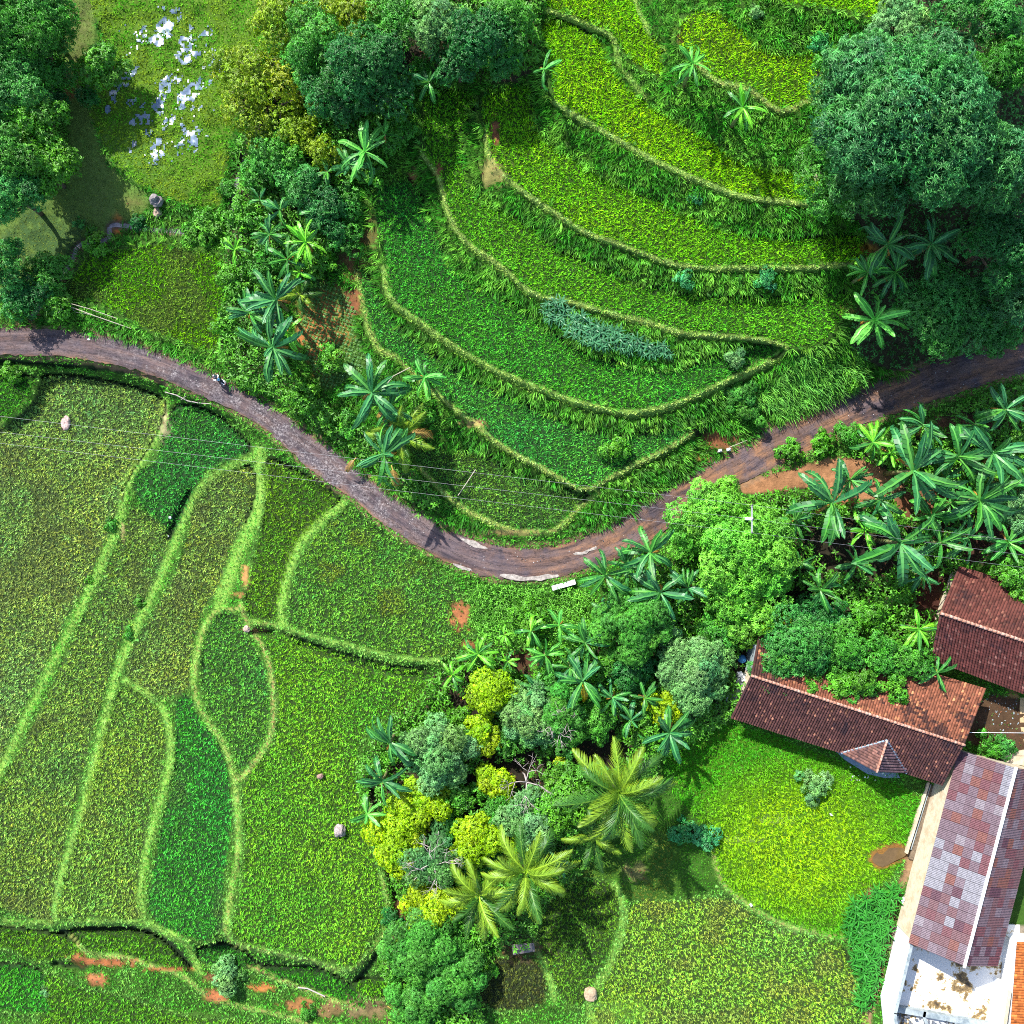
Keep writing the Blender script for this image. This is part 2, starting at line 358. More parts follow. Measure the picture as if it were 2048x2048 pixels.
# ground patches: centre, radii, colour, strength (bare earth, litter, turf of another tone)
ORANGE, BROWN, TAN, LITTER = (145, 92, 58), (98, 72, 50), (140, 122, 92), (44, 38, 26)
PATCHES = [
 (990,270,10,42,ORANGE,1.),(985,345,34,34,(175,165,95),.8),(878,345,8,26,ORANGE,.9),(705,600,26,50,ORANGE,1.),(640,660,60,95,(185,120,65),1.),
 (700,530,18,40,ORANGE,.7),(726,500,16,70,ORANGE,.55),(828,360,12,22,ORANGE,.8),(1358,80,6,26,ORANGE,.8),(700,500,40,60,(120,90,50),.8),
 (1440,880,52,22,ORANGE,1.),(1400,862,20,14,LITTER,1.),(1410,915,26,10,(200,150,80),.9),(920,1228,26,40,(190,120,75),1.),(940,1290,20,12,(190,120,75),.8),
 (138,175,16,40,(165,100,60),1.),(235,450,12,26,(190,110,50),1.),(120,545,14,30,BROWN,.8),(70,620,16,18,(140,70,55),.8),(260,405,30,16,(120,110,60),.6),
 (150,1915,22,12,(190,120,70),1.),(220,1925,70,10,(185,110,65),1.),(195,1960,28,16,(190,120,75),1.),(330,1938,60,6,(180,110,60),.9),(432,1992,24,18,(185,115,70),1.),
 (520,1975,40,10,(215,135,70),.9),(600,2010,40,20,(190,125,75),.8),(660,2020,40,22,(160,120,80),.7),(740,2020,60,30,(175,140,100),.7),(420,1955,18,12,(150,95,60),.8),
 (490,1150,10,34,(205,150,90),.9),(478,1190,20,6,(195,130,80),.8),(330,845,7,40,(190,180,130),.9),(325,860,24,30,(140,135,100),.5),(245,1070,6,30,(190,175,115),.8),
 (131,845,13,19,(120,95,85),1.),(295,1065,20,14,(120,150,80),.3),(500,1258,40,5,(150,110,70),.9),(780,1036,16,10,(200,140,90),.8),(660,930,60,8,(190,160,110),.4),
 (1010,1065,80,7,(205,170,110),.55),(950,848,36,10,(200,165,105),.7),(1700,990,70,26,(190,120,80),.9),(1850,1000,90,60,(150,95,65),.8),
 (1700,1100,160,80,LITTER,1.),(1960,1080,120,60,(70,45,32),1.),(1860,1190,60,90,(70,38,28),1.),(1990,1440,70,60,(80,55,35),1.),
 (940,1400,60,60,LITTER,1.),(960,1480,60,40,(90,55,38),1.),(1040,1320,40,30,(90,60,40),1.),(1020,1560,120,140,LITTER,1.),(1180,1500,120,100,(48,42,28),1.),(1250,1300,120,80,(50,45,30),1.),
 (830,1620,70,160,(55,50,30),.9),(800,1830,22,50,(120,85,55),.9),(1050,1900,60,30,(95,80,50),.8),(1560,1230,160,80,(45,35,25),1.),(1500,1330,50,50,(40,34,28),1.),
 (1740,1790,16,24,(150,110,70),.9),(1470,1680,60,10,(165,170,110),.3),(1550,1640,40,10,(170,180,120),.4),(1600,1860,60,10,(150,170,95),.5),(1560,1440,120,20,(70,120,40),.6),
 (1890,1480,30,80,(80,60,40),.9),(2030,1450,26,80,(200,160,100),1.),(1990,1530,60,14,(190,180,140),.7),
 (1690,355,10,16,(170,140,110),.9),(1680,410,14,8,(150,140,110),.8),(1730,500,30,14,(165,120,40),.7),(1700,620,30,20,(130,120,50),.6),
 (200,1620,300,260,(100,130,60),.0),(1930,850,120,24,(120,85,60),.8),(2040,830,30,24,(150,60,45),.9),(1270,1745,30,30,(140,125,80),.6),(1200,2010,40,10,(110,160,80),.4),
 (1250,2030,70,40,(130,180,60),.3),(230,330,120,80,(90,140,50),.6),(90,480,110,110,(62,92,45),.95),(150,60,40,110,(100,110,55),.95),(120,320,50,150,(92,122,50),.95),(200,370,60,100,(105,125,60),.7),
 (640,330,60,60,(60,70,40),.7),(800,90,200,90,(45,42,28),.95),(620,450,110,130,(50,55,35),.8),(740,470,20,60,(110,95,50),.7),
]
# ground kinds that carry different plants
ZONES = {
 'marsh': [(175,-60),(480,-60),(560,-20),(520,120),(470,250),(450,340),(440,410),(380,410),(300,380),(230,330),(190,250),(170,160),(200,60)],
 'turf_nw': [(90,-60),(175,-60),(190,60),(180,160),(190,260),(220,330),(300,400),(250,450),(215,470),(150,500),(100,540),(0,600),(-60,600),(-60,400),(60,380),(130,330),(130,120)],
 'meadow': [(1340,1480),(1400,1450),(1480,1452),(1700,1530),(1850,1600),(1840,1650),(1808,1690),(1790,1740),(1745,1780),(1705,1800),(1688,1870),(1600,1850),(1500,1805),(1445,1758),(1425,1700),(1400,1640),(1330,1560)],
 'lawn': [(1200,1640),(1300,1520),(1345,1540),(1420,1640),(1440,1760),(1350,1795),(1255,1795),(1235,1765),(1170,1755),(1100,1790),(1080,1760),(1130,1690)],
 'bushy': [(960,1170),(1060,1175),(1120,1175),(1180,1190),(1200,1240),(1150,1300),(1060,1310),(1010,1290),(960,1270),(930,1200)],
 'veg': [(600,600),(640,560),(700,600),(720,680),(740,730),(690,760),(650,780),(610,700)],
 'reed': [(1540,770),(1600,700),(1650,725),(1722,728),(1712,768),(1640,806),(1560,828),(1500,800)],
 'wood': [(560,-60),(1060,-60),(1075,40),(1060,150),(960,165),(860,150),(780,220),(720,330),(690,400),(660,500),(600,560),(560,620),(560,720),(640,800),(800,920),(880,1000),(840,1010),(700,900),(560,800),(450,740),(450,520),(470,400),(480,300),(560,120)],
 'grove': [(870,1350),(950,1290),(1100,1290),(1220,1190),(1350,1100),(1480,1000),(1620,960),(1800,870),(2100,780),(2100,1130),(1920,1130),(1870,1260),(1880,1330),(1760,1290),(1510,1240),(1470,1420),(1340,1500),(1270,1600),(1200,1700),(1090,1800),(1050,1890),(960,1900),(960,2100),(760,2100),(790,2000),(760,1900),(790,1820),(760,1700),(720,1560),(760,1460)],
 'woodne': [(1700,-60),(2110,-60),(2110,690),(2000,700),(1850,730),(1780,740),(1700,690),(1720,600),(1740,480),(1690,420),(1660,330),(1690,180),(1760,60)],
}
BARE = {   # where nothing grows
 'drain': [(1855,1565),(1884,1580),(1833,1714),(1826,1740),(1800,1790),(1778,1884),(1758,1982),(1735,2070),(1722,2050),(1742,1975),(1765,1880),(1785,1790),(1810,1730),(1812,1700)],
 'puddle': [(1735,1720),(1745,1700),(1770,1688),(1806,1684),(1815,1712),(1790,1730),(1755,1742)],
 'yard': [(1785,1850),(2110,1850),(2110,2110),(1765,2110)],
 'alley': [(1960,1400),(1990,1390),(2110,1410),(2110,1480),(2070,1540),(1930,1480)],
 'houseA': [(1500,1250),(1960,1380),(1890,1560),(1470,1430)],
 'houseB': [(1910,1500),(2110,1560),(2110,1900),(1815,1872)],
 'houseC': [(1910,1150),(2110,1190),(2110,1400),(1870,1310)],
}

# --- relief: terraces, road and spot heights are known, the banks between them relax to smooth slopes
DZ = 12.0; cn = int((G1 - G0) / DZ) + 1; cg = G0 + DZ * np.arange(cn); CU, CV = np.meshgrid(cg, cg)
fix = np.zeros(CU.shape, bool); zz = np.zeros(CU.shape)
ROADP = np.vstack([spline(ROAD_UP, 4), spline(ROAD_LO, 4)[::-1]])
def lift(h, name):
    if 'terrace' in name: return 1.0 + (h - .9) * 1.3
    if 'lower step' in name: return h - .9
    if name in ('north-west paddy', 'south field', 'shaded field', 'brown field'): return h
    return -.2 + (h + .2) * 1.25
FIELDS = [(f[0], f[1], lift(f[2], f[0]), f[3], f[4], f[5], [tuple(p) for p in closed(f[6], 3)]) for f in FIELDS]
for f in FIELDS:
    m = poly_mask(f[6], CU, CV); fix |= m; zz[m] = f[2]
rm = poly_mask(ROADP, CU, CV); zz[rm] = zroad(CU[rm]); fix |= rm
SPOTS = [(60,60,50,1.5),(60,300,60,1.2),(300,150,120,.8),(350,330,60,.75),(100,480,50,.5),(110,545,14,-.3),(300,455,20,.1),(420,440,16,.1),(480,330,12,.2),
 (640,100,40,3.2),(800,100,50,5),(950,80,40,6.3),(620,330,20,2.2),(680,430,16,2.2),(590,480,20,1.4),(640,660,40,1.2),(560,760,12,.5),(700,820,20,.9),(800,900,10,.8),
 (1300,60,10,8),(1500,10,20,9.2),(1430,230,14,8.0),(1560,260,14,7.8),(1340,180,8,7.9),(1850,250,150,9),(1950,500,60,6),(1850,600,30,4.5),(1750,650,20,3.8),(2000,640,30,2.6),
 (1190,660,40,4.0),(1600,760,16,2.2),(1480,800,20,1.5),(1400,880,12,.5),(1000,1220,30,-.5),(1100,1230,30,-.5),(960,1400,60,-.9),(1150,1400,60,-.6),(1050,1600,80,-.9),(850,1600,30,-1),(900,1850,50,-1.5),
 (1450,1150,60,0),(1650,1050,60,.3),(1900,950,80,.5),(1900,1050,80,.3),(1600,1230,30,0),(1850,1210,30,0),(1700,1350,220,0),(2000,1300,100,0),(1950,1700,110,0),(1960,1980,110,-.1),
 (1400,1560,40,-.5),(1560,1650,60,-.35),(1700,1660,40,-.25),(1550,1760,30,-.7),(1300,1650,30,-.9),(1150,1720,30,-1.2),(1740,1900,30,-.8),(1850,1640,12,-.3),(800,2040,60,-3),(900,2060,40,-2.4),(400,2070,60,-4),(0,2080,60,-4.3),
 (600,1985,14,-3.0),(440,1990,16,-3.1),(200,1955,18,-3.3)]
for (u, v, r, z) in SPOTS:
    if z > 2 and v < 850: z = 1 + (z - .9) * 1.3
    if z <= -2.9 and v > 1930: z -= .9
    m = (np.hypot(CU - u, CV - v) < r) & ~fix; zz[m] = z; fix |= m
wsum = np.zeros(CU.shape); zi = np.zeros(CU.shape)
fu, fv, fz = CU[fix][::7], CV[fix][::7], zz[fix][::7]
for i in range(0, len(fu), 200):
    d = (CU[..., None] - fu[i:i + 200]) ** 2 + (CV[..., None] - fv[i:i + 200]) ** 2 + 50
    w = 1 / d ** 2; wsum += w.sum(-1); zi += (w * fz[i:i + 200]).sum(-1)
zz = np.where(fix, zz, zi / wsum)
for it in range(260):
    p = np.pad(zz, 1, mode='edge')
    zz = np.where(fix, zz, (p[:-2, 1:-1] + p[2:, 1:-1] + p[1:-1, :-2] + p[1:-1, 2:]) / 4)

def bil(arr, u, v, step):
    x = np.clip((np.asarray(u, float) - G0) / step, 0, arr.shape[1] - 1.001); y = np.clip((np.asarray(v, float) - G0) / step, 0, arr.shape[0] - 1.001)
    i = x.astype(int); j = y.astype(int); fx = x - i; fy = y - j
    return (arr[j, i] * (1 - fx) + arr[j, i + 1] * fx) * (1 - fy) + (arr[j + 1, i] * (1 - fx) + arr[j + 1, i + 1] * fx) * fy

Z = bil(zz, UU, VV, DZ)
FID = np.full(UU.shape, -1, np.int16)

for k, f in enumerate(FIELDS): FID[poly_mask(f[6])] = k
ROADM = poly_mask(ROADP)
for _ in range(2):
    p = np.pad(Z, 1, mode='edge'); Z = (p[:-2, 1:-1] + p[2:, 1:-1] + p[1:-1, :-2] + p[1:-1, 2:] + 2 * Z) / 6
wild = (FID < 0) & ~ROADM
# each terrace keeps its level a little way past its crop (the walked lip), then the bank drops steeply
lev = np.full(UU.shape, -99.); fz_ = np.array([f[2] for f in FIELDS]); lev[FID >= 0] = fz_[FID[FID >= 0]]
for _ in range(3):
    p = np.pad(lev, 1, constant_values=-99); q_ = np.max(np.stack([p[:-2, 1:-1], p[2:, 1:-1], p[1:-1, :-2], p[1:-1, 2:]]), 0)
    lev = np.where(FID >= 0, lev, np.maximum(lev, q_))
lipm = wild & (lev > -90) & (vnoise(UU, VV, 14, 19) > .22)
Z = np.where(lipm, np.maximum(Z, lev), Z)
p = np.pad(Z, 1, mode='edge'); Z = np.where(wild, (p[:-2, 1:-1] + p[2:, 1:-1] + p[1:-1, :-2] + p[1:-1, 2:] + 4 * Z) / 8, Z)
Z = Z + np.where(wild, (vnoise(UU, VV, 40, 3) - .5) * .5 + (vnoise(UU, VV, 9, 4, 2) - .5) * .22, 0)
# the steep foot of every bank is sunk and painted dark as shade against the crop below
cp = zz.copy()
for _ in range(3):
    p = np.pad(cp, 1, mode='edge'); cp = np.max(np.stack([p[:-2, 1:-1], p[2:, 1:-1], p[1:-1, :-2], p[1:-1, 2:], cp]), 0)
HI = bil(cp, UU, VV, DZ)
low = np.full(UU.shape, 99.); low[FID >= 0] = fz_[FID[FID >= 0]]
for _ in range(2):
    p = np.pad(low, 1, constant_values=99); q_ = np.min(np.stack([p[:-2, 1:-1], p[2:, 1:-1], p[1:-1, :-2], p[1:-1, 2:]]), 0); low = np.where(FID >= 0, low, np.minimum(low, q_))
FOOT_SHADE = wild & (low < 90) & (HI - low > .75) & (lev - low < .3)
Z = np.where(FOOT_SHADE, low - .3, Z)
DITCH_AND_SHADE = [[(748,1545),(752,1640),(778,1735),(796,1825),(762,1895),(716,1958)], [(600,1285),(690,1318),(790,1345),(850,1352)], [(120,1862),(200,1858),(290,1862),(345,1890),(385,1938)], [(500,1925),(560,1932),(640,1942)],
         [(338,1075),(352,1040),(378,985)], [(505,1262),(545,1265)], [(110,1925),(170,1935)], [(330,770),(290,748),(200,735),(100,728),(0,722)], [(1740,2010),(1752,1960),(1775,1880),(1790,1800)]]
for dl in DITCH_AND_SHADE:  # ditches and shade lines cut as grooves, marked for dark paint
    g = np.exp(-(line_dist(spline(dl, 4)) / 6.5) ** 2) * (.6 + .6 * vnoise(UU, VV, 15, 44)); Z -= .75 * g * ~ROADM; FOOT_SHADE |= (g > .5) & ~ROADM
# base colours of the ground, with gap and foot shade painted in
base = np.zeros(UU.shape + (3,)); base[:] = lin((48, 78, 22))
ZM = {k: poly_mask(closed(p)) for k, p in ZONES.items()}
BM = {k: poly_mask(p) for k, p in BARE.items()}
def paint(mask, c, a=1.):
    a = (np.asarray(a) * mask)[..., None]; base[:] = base * (1 - a) + lin(c) * a
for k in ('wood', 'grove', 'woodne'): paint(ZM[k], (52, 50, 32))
paint(ZM['marsh'], (70, 98, 25)); paint(ZM['turf_nw'], (80, 102, 42)); paint(ZM['meadow'], (60, 95, 16)); paint(ZM['lawn'], (48, 82, 20)); paint(ZM['bushy'], (50, 90, 25))
for k, f in enumerate(FIELDS):
    m = FID == k; c = np.array(f[3]) * .22 + np.array((12, 16, 10))  # soil darkened under the crop so gaps between tufts read as shade
    paint(m, c)
BD = []
for (ln, w, hgt, soil) in BUNDS:
    d = line_dist(spline(ln, 4)); g = np.exp(-(d / w) ** 2)
    Z += hgt * g * (.6 + .8 * vnoise(UU, VV, 16, 33)); BD.append((d, w * (.65 + .7 * vnoise(UU, VV, 20, 34)), soil))
    paint(d < w, (110, 150, 58), np.clip(g * 1.2, 0, .9))
    if soil > 0: paint(d < w, (140, 118, 75), np.clip(np.exp(-(d / (w * .45)) ** 2) * (soil * 1.3) * (vnoise(UU, VV, 30, 8) > .25), 0, 1))
PM = np.zeros(UU.shape)       # how bare the earth is
paint(FOOT_SHADE, (22, 34, 18), .85)  # bank-foot and ditch shade painted into the ground colour
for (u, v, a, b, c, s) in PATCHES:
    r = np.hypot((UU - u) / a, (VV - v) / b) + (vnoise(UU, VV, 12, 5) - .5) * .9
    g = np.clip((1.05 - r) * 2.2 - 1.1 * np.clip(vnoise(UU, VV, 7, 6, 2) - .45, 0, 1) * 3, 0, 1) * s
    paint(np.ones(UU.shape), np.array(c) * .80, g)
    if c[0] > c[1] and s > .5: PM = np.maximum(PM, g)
for k in ('drain',): paint(BM[k], (125, 100, 72)); Z -= np.where(BM[k], .25, 0)
paint(BM['puddle'], (120, 85, 40)); paint(BM['alley'], (70, 52, 36)); paint(BM['yard'], (120, 110, 95))
po = poly_mask(closed(PULLOUT)); paint(po, (140, 100, 68)); PM = np.maximum(PM, po)
PM[po] = 1
STREAM = [(60,640),(90,600),(120,560),(145,520),(160,490),(215,478),(225,450),(300,460),(350,462),(420,470),(470,440),(468,400),(478,350),(490,320)]
sd = line_dist(spline(STREAM, 4)); Z -= .55 * np.exp(-(sd / 9) ** 2); paint(sd < 13, (105, 82, 72), np.exp(-(sd / 8) ** 4)); PM = np.maximum(PM, sd < 8)
rd = np.minimum(line_dist(ROAD_UP), line_dist(ROAD_LO)); paint((rd < 9) & ~ROADM, (120, 95, 72), .75)
Z = np.where(ROADM, zroad(UU) - .08, Z)
Z = np.where((rd < 14) & ~ROADM, Z * .6 + (zroad(UU) - .02) * .4, Z)
NOGROW = ROADM | FOOT_SHADE | BM['drain'] | BM['puddle'] | BM['yard'] | BM['alley'] | BM['houseA'] | BM['houseB'] | BM['houseC'] | po | (sd < 6)

def zt(u, v): return bil(Z, u, v, GS)
def gp(u, v, h=0.):
    """ground point under picture point (u, v), raised by h"""
    z = zt(u, v); return wp(u, v, z) + np.array([0, 0, 1.]) * np.asarray(h)[..., None]
def at(mask, u, v):
    i = np.clip(((u - G0) / GS).round().astype(int), 0, gn - 1); j = np.clip(((v - G0) / GS).round().astype(int), 0, gn - 1); return mask[j, i]

# ground sheet
sub = slice(0, None, 2)
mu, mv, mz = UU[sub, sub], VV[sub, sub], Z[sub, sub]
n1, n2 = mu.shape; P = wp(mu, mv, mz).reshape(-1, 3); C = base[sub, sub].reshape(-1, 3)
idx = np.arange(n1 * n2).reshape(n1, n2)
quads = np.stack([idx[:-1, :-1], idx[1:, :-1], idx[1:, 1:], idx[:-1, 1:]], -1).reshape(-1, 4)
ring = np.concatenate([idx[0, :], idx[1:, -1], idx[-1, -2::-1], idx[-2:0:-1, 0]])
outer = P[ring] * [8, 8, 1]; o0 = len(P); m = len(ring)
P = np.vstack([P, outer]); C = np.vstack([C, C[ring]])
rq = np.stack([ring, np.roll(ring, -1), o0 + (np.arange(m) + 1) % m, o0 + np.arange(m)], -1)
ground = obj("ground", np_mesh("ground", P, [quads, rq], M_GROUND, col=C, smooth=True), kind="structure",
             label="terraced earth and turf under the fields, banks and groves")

# road
def ribbon(up, lo, n_across, zoff, n=6):
    a = spline(up, 4); b = spline(lo, 4)
    def res(p, k):
        d = np.concatenate([[0], np.cumsum(np.hypot(*np.diff(p, axis=0).T))]); t = np.linspace(0, d[-1], k)
        return np.stack([np.interp(t, d, p[:, 0]), np.interp(t, d, p[:, 1])], -1)
    a = res(a, n); b = res(b, n); t = np.linspace(0, 1, n_across)
    return a[:, None] * (1 - t[None, :, None]) + b[:, None] * t[None, :, None]
R = ribbon(ROAD_UP, ROAD_LO, 15, .03, 520); ru, rv = R[..., 0], R[..., 1]
edge = np.abs(np.linspace(-1, 1, 15))[None, :]
jit = (vnoise(ru, rv, 10, 21) - .5) * 8 * (edge > .95); rv = rv + jit
al = np.linspace(0, 2400, 520)[:, None] + 0 * ru; ac = np.linspace(0, 55, 15)[None, :] + 0 * ru
rz = zroad(ru) + .05 - .05 * edge ** 4 + (vnoise(al, ac * 5, 40, 22) - .5) * .10 + (vnoise(ru, rv, 6, 23) - .5) * .05
P = wp(ru, rv, rz)
m, nt, p = mat_base("worn_asphalt_and_gravel")
uv = nt.nodes.new("ShaderNodeAttribute"); uv.attribute_name = "track"
wr = nt.nodes.new("ShaderNodeAttribute"); wr.attribute_name = "wear"; sx = nt.nodes.new("ShaderNodeSeparateXYZ"); nt.links.new(wr.outputs["Vector"], sx.inputs[0])
def stretched(sc, scale, det=7):
    mp = nt.nodes.new("ShaderNodeMapping"); mp.inputs["Scale"].default_value = sc; nt.links.new(uv.outputs["Vector"], mp.inputs[0])
    q = nt.nodes.new("ShaderNodeTexNoise"); q.inputs["Scale"].default_value = scale; q.inputs["Detail"].default_value = det; q.inputs["Roughness"].default_value = .65; nt.links.new(mp.outputs[0], q.inputs[0]); return q
def ramp(src, stops):
    cr = nt.nodes.new("ShaderNodeValToRGB"); e = cr.color_ramp.elements
    while len(e) < len(stops): e.new(.5)
    for q, (pos, c) in zip(e, stops): q.position = pos; q.color = (*lin(c), 1)
    nt.links.new(src, cr.inputs[0]); return cr.outputs[0]
def mixc(f, a, b, mode='MIX'):
    q = nt.nodes.new("ShaderNodeMix"); q.data_type = 'RGBA'; q.blend_type = mode
    if isinstance(f, float): q.inputs[0].default_value = f
    else: nt.links.new(f, q.inputs[0])
    nt.links.new(a, q.inputs[6]); nt.links.new(b, q.inputs[7]); return q.outputs[2]
def mul(a, b):
    q = nt.nodes.new("ShaderNodeMath"); q.operation = 'MULTIPLY'; nt.links.new(a, q.inputs[0])
    if isinstance(b, float): q.inputs[1].default_value = b
    else: nt.links.new(b, q.inputs[1])
    return q.outputs[0]
tar = ramp(stretched((.10, 1.3, 1), 1.).outputs["Fac"], [(.34, (34, 30, 38)), (.45, (66, 57, 64)), (.56, (92, 78, 80)), (.75, (120, 98, 88))])
fine = noise_node(nt, 4.5, 3, .9)
stones = ramp(fine.outputs["Fac"], [(.36, (44, 38, 44)), (.48, (84, 76, 80)), (.56, (112, 104, 106)), (.68, (165, 158, 156))])
mud = ramp(stretched((.16, 1.1, 1), 1.3).outputs["Fac"], [(.34, (62, 46, 42)), (.48, (104, 78, 62)), (.6, (140, 100, 70)), (.75, (160, 120, 88))])
c = mixc(mul(sx.outputs[0], ramp(noise_node(nt, .7, 4, .6).outputs["Fac"], [(.40, (60, 60, 60)), (.55, (255, 255, 255))])), tar, stones)
c = mixc(mul(sx.outputs[1], ramp(noise_node(nt, .5, 5, .65).outputs["Fac"], [(.38, (50, 50, 50)), (.56, (255, 255, 255))])), c, mud)
crk = ramp(stretched((.22, 1.6, 1), .8, 9).outputs["Fac"], [(.485, (255, 255, 255)), (.5, (90, 85, 95)), (.515, (255, 255, 255))])
c = mixc(.85, c, crk, 'MULTIPLY')
gv = noise_node(nt, 5.5, 6, .85)
nt.links.new(vary(nt, c, gv, .6, 1.35), p.inputs["Base Color"])
p.inputs["Roughness"].default_value = .8; p.inputs["Specular IOR Level"].default_value = .3
bp = nt.nodes.new("ShaderNodeBump"); bp.inputs["Distance"].default_value = .05; nt.links.new(gv.outputs["Fac"], bp.inputs["Height"]); nt.links.new(bp.outputs[0], p.inputs["Normal"])
M_ROAD = m
idx = np.arange(520 * 15).reshape(520, 15)
me = np_mesh("road", P.reshape(-1, 3), np.stack([idx[:-1, :-1], idx[1:, :-1], idx[1:, 1:], idx[:-1, 1:]], -1).reshape(-1, 4), M_ROAD, smooth=True)
ta = me.attributes.new("track", 'FLOAT_VECTOR', 'POINT'); tv = np.zeros((520 * 15, 3), np.float32); tv[:, 0] = (al / S).ravel(); tv[:, 1] = (ac / S).ravel(); ta.data.foreach_set("vector", tv.ravel())
wa = me.attributes.new("wear", 'FLOAT_VECTOR', 'POINT'); wv = np.zeros((520 * 15, 3), np.float32); U_ = ru.ravel()
wv[:, 0] = np.clip(np.interp(U_, [0, 200, 380, 520, 780, 900, 2048], [.15, .3, .8, 1, 1, .1, .05]) * (1.1 - .5 * (edge + 0 * ru).ravel() ** 2), 0, 1)
wv[:, 1] = np.clip(np.interp(U_, [0, 300, 900, 1150, 1300, 1500, 2048], [.25, .15, .15, .6, 1, .9, .7]) + .8 * (edge + 0 * ru).ravel() ** 6, 0, 1); wa.data.foreach_set("vector", wv.ravel())
obj("road", me, kind="structure", label="narrow worn asphalt and gravel road curving across the picture")

# broken pale concrete along the road
M_PATCH = m_plain("broken_pale_concrete", (.32, .28, .25), .9, 4, .35, 1.4)
def sheet(name, pts, z, mat, n=10, **kw):
    """thin irregular slab following traced outline"""
    q = closed(pts, 3); q = q + (vnoise(q[:, 0] * 9, q[:, 1] * 9, 10, 31)[:, None] - .5) * 6
    mb = MB(); top = [V(a, b, z + .02) for a, b in q][::-1]; bot = [p_ - Vector((0, 0, .15)) for p_ in top]; mb.prism(bot, top)
    return obj(name, mb.mesh(name, mat), **kw)
for i, (pts, w) in enumerate([([(920,1076),(935,1078),(950,1082),(962,1090),(974,1095),(970,1098),(950,1095),(930,1084)], "upper edge of the road, before the bend bottom"),
        ([(1002,1149),(1030,1150),(1060,1154),(1110,1148),(1114,1154),(1080,1160),(1040,1160),(1005,1155)], "lower edge of the road at the bottom of the bend"),
        ([(1148,1106),(1165,1104),(1180,1098),(1192,1092),(1190,1097),(1172,1106),(1150,1109)], "upper edge of the road, just after the bend"),
        ([(905,1126),(925,1132),(942,1138),(938,1142),(915,1135)], "lower edge of the road before the bend bottom")]):
    sheet("concrete_patch", pts, zroad(pts[0][0]) + .08, M_PATCH, label="broken pale concrete, " + w, cat="concrete patch", group="broken concrete along the road")
M_WATER = m_plain("still_pale_water", (.12, .17, .25), .3, 2., .8, 1.15, spec=.5)  # silty pale base colour with the sky's reflected blue put in
M_MUDWATER = m_plain("brown_puddle_water", (.11, .07, .03), .12, 2., .8, 1.15, spec=.5)
# ------------------------------------------------------------------ blades of rice and grass
def cells(mask_fn, step, jit, u0=-40, v0=-40, u1=2088, v1=2088, seed=1, rot=0.):
    r = np.random.default_rng(seed)
    L = 3100; a = np.arange(-L / 2, L / 2, step); x, y = np.meshgrid(a, a); x = x.ravel(); y = y.ravel()
    c, s = math.cos(rot), math.sin(rot); X, Y = x * c - y * s + 1024, x * s + y * c + 1024
    k = (X > u0) & (X < u1) & (Y > v0) & (Y < v1); X, Y = X[k], Y[k]
    k = mask_fn(X, Y); X, Y = X[k], Y[k]
    X = X + r.uniform(-jit, jit, X.shape) * step; Y = Y + r.uniform(-jit, jit, X.shape) * step
    return X, Y

def blades(name, u, v, n, L, W, col, lean=(.35, .95), seg=1, mat=None, var=.25, tip=(1.25, 1.2, 1.0), off=.06, seed=3, wind=None, zoff=0., lay=0., **kw):
    """tufts: n blades per point. col (N,3) linear colour per tuft"""
    r = np.random.default_rng(seed); N = len(u)
    P = gp(u, v, zoff)
    L = np.broadcast_to(L, (N,)) * r.uniform(.75, 1.2, N)
    a = r.uniform(0, 2 * np.pi, (N, n)); th = r.uniform(*lean, (N, n)); l = L[:, None] * r.uniform(.7, 1.1, (N, n))
    ca, sa = np.cos(a), np.sin(a)
    d = np.stack([ca * np.sin(th), sa * np.sin(th), np.cos(th)], -1)
    if wind is not None: d = d + np.array(wind)
    if lay:
        e_ = 6.; gx = (zt(u + e_, v) - zt(u - e_, v)) / (2 * e_ / S); gy = -(zt(u, v + e_) - zt(u, v - e_)) / (2 * e_ / S)
        k_ = np.clip(lay / np.maximum(np.hypot(gx, gy), .3), 0, 1.2); d = d + np.stack([-gx * k_, -gy * k_, 0 * gx], -1)[:, None]
    b = P[:, None] + np.stack([ca, sa, 0 * ca], -1) * (off * r.uniform(0, 1, (N, n)))[..., None]
    s = np.stack([-sa, ca, 0 * ca], -1) * (W / 2)
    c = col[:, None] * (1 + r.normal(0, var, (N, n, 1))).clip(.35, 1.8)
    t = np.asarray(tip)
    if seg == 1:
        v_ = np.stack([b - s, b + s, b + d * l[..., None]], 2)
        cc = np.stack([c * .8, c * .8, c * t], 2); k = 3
        f = np.arange(N * n * 3).reshape(-1, 3)
    else:
        m_ = b + d * (l * .6)[..., None]
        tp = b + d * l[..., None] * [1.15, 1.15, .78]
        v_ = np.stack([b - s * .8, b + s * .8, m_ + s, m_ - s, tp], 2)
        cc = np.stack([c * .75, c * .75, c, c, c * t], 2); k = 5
        i = np.arange(N * n)[:, None] * 5
        f = np.concatenate([i + [0, 1, 2], i + [0, 2, 3], i + [3, 2, 4]], 1).reshape(-1, 3)
    me = np_mesh(name, v_.reshape(-1, 3), f, mat or M_GRASS, col=np.clip(cc.reshape(-1, 3), 0, 1))
    return obj(name, me, **kw)

LEAFK = .72        # picture colour -> leaf reflectance
def tint(c, N, r, hue=.12):
    """per-plant natural variation round a picture colour"""
    c = lin(c) * LEAFK; k = r.normal(1, hue, (N, 1)); w = r.normal(0, hue * .8, (N, 1))
    return np.clip(c * k * np.concatenate([1 + w, 1 + w * .15, 1 - w], 1), .003, .9)

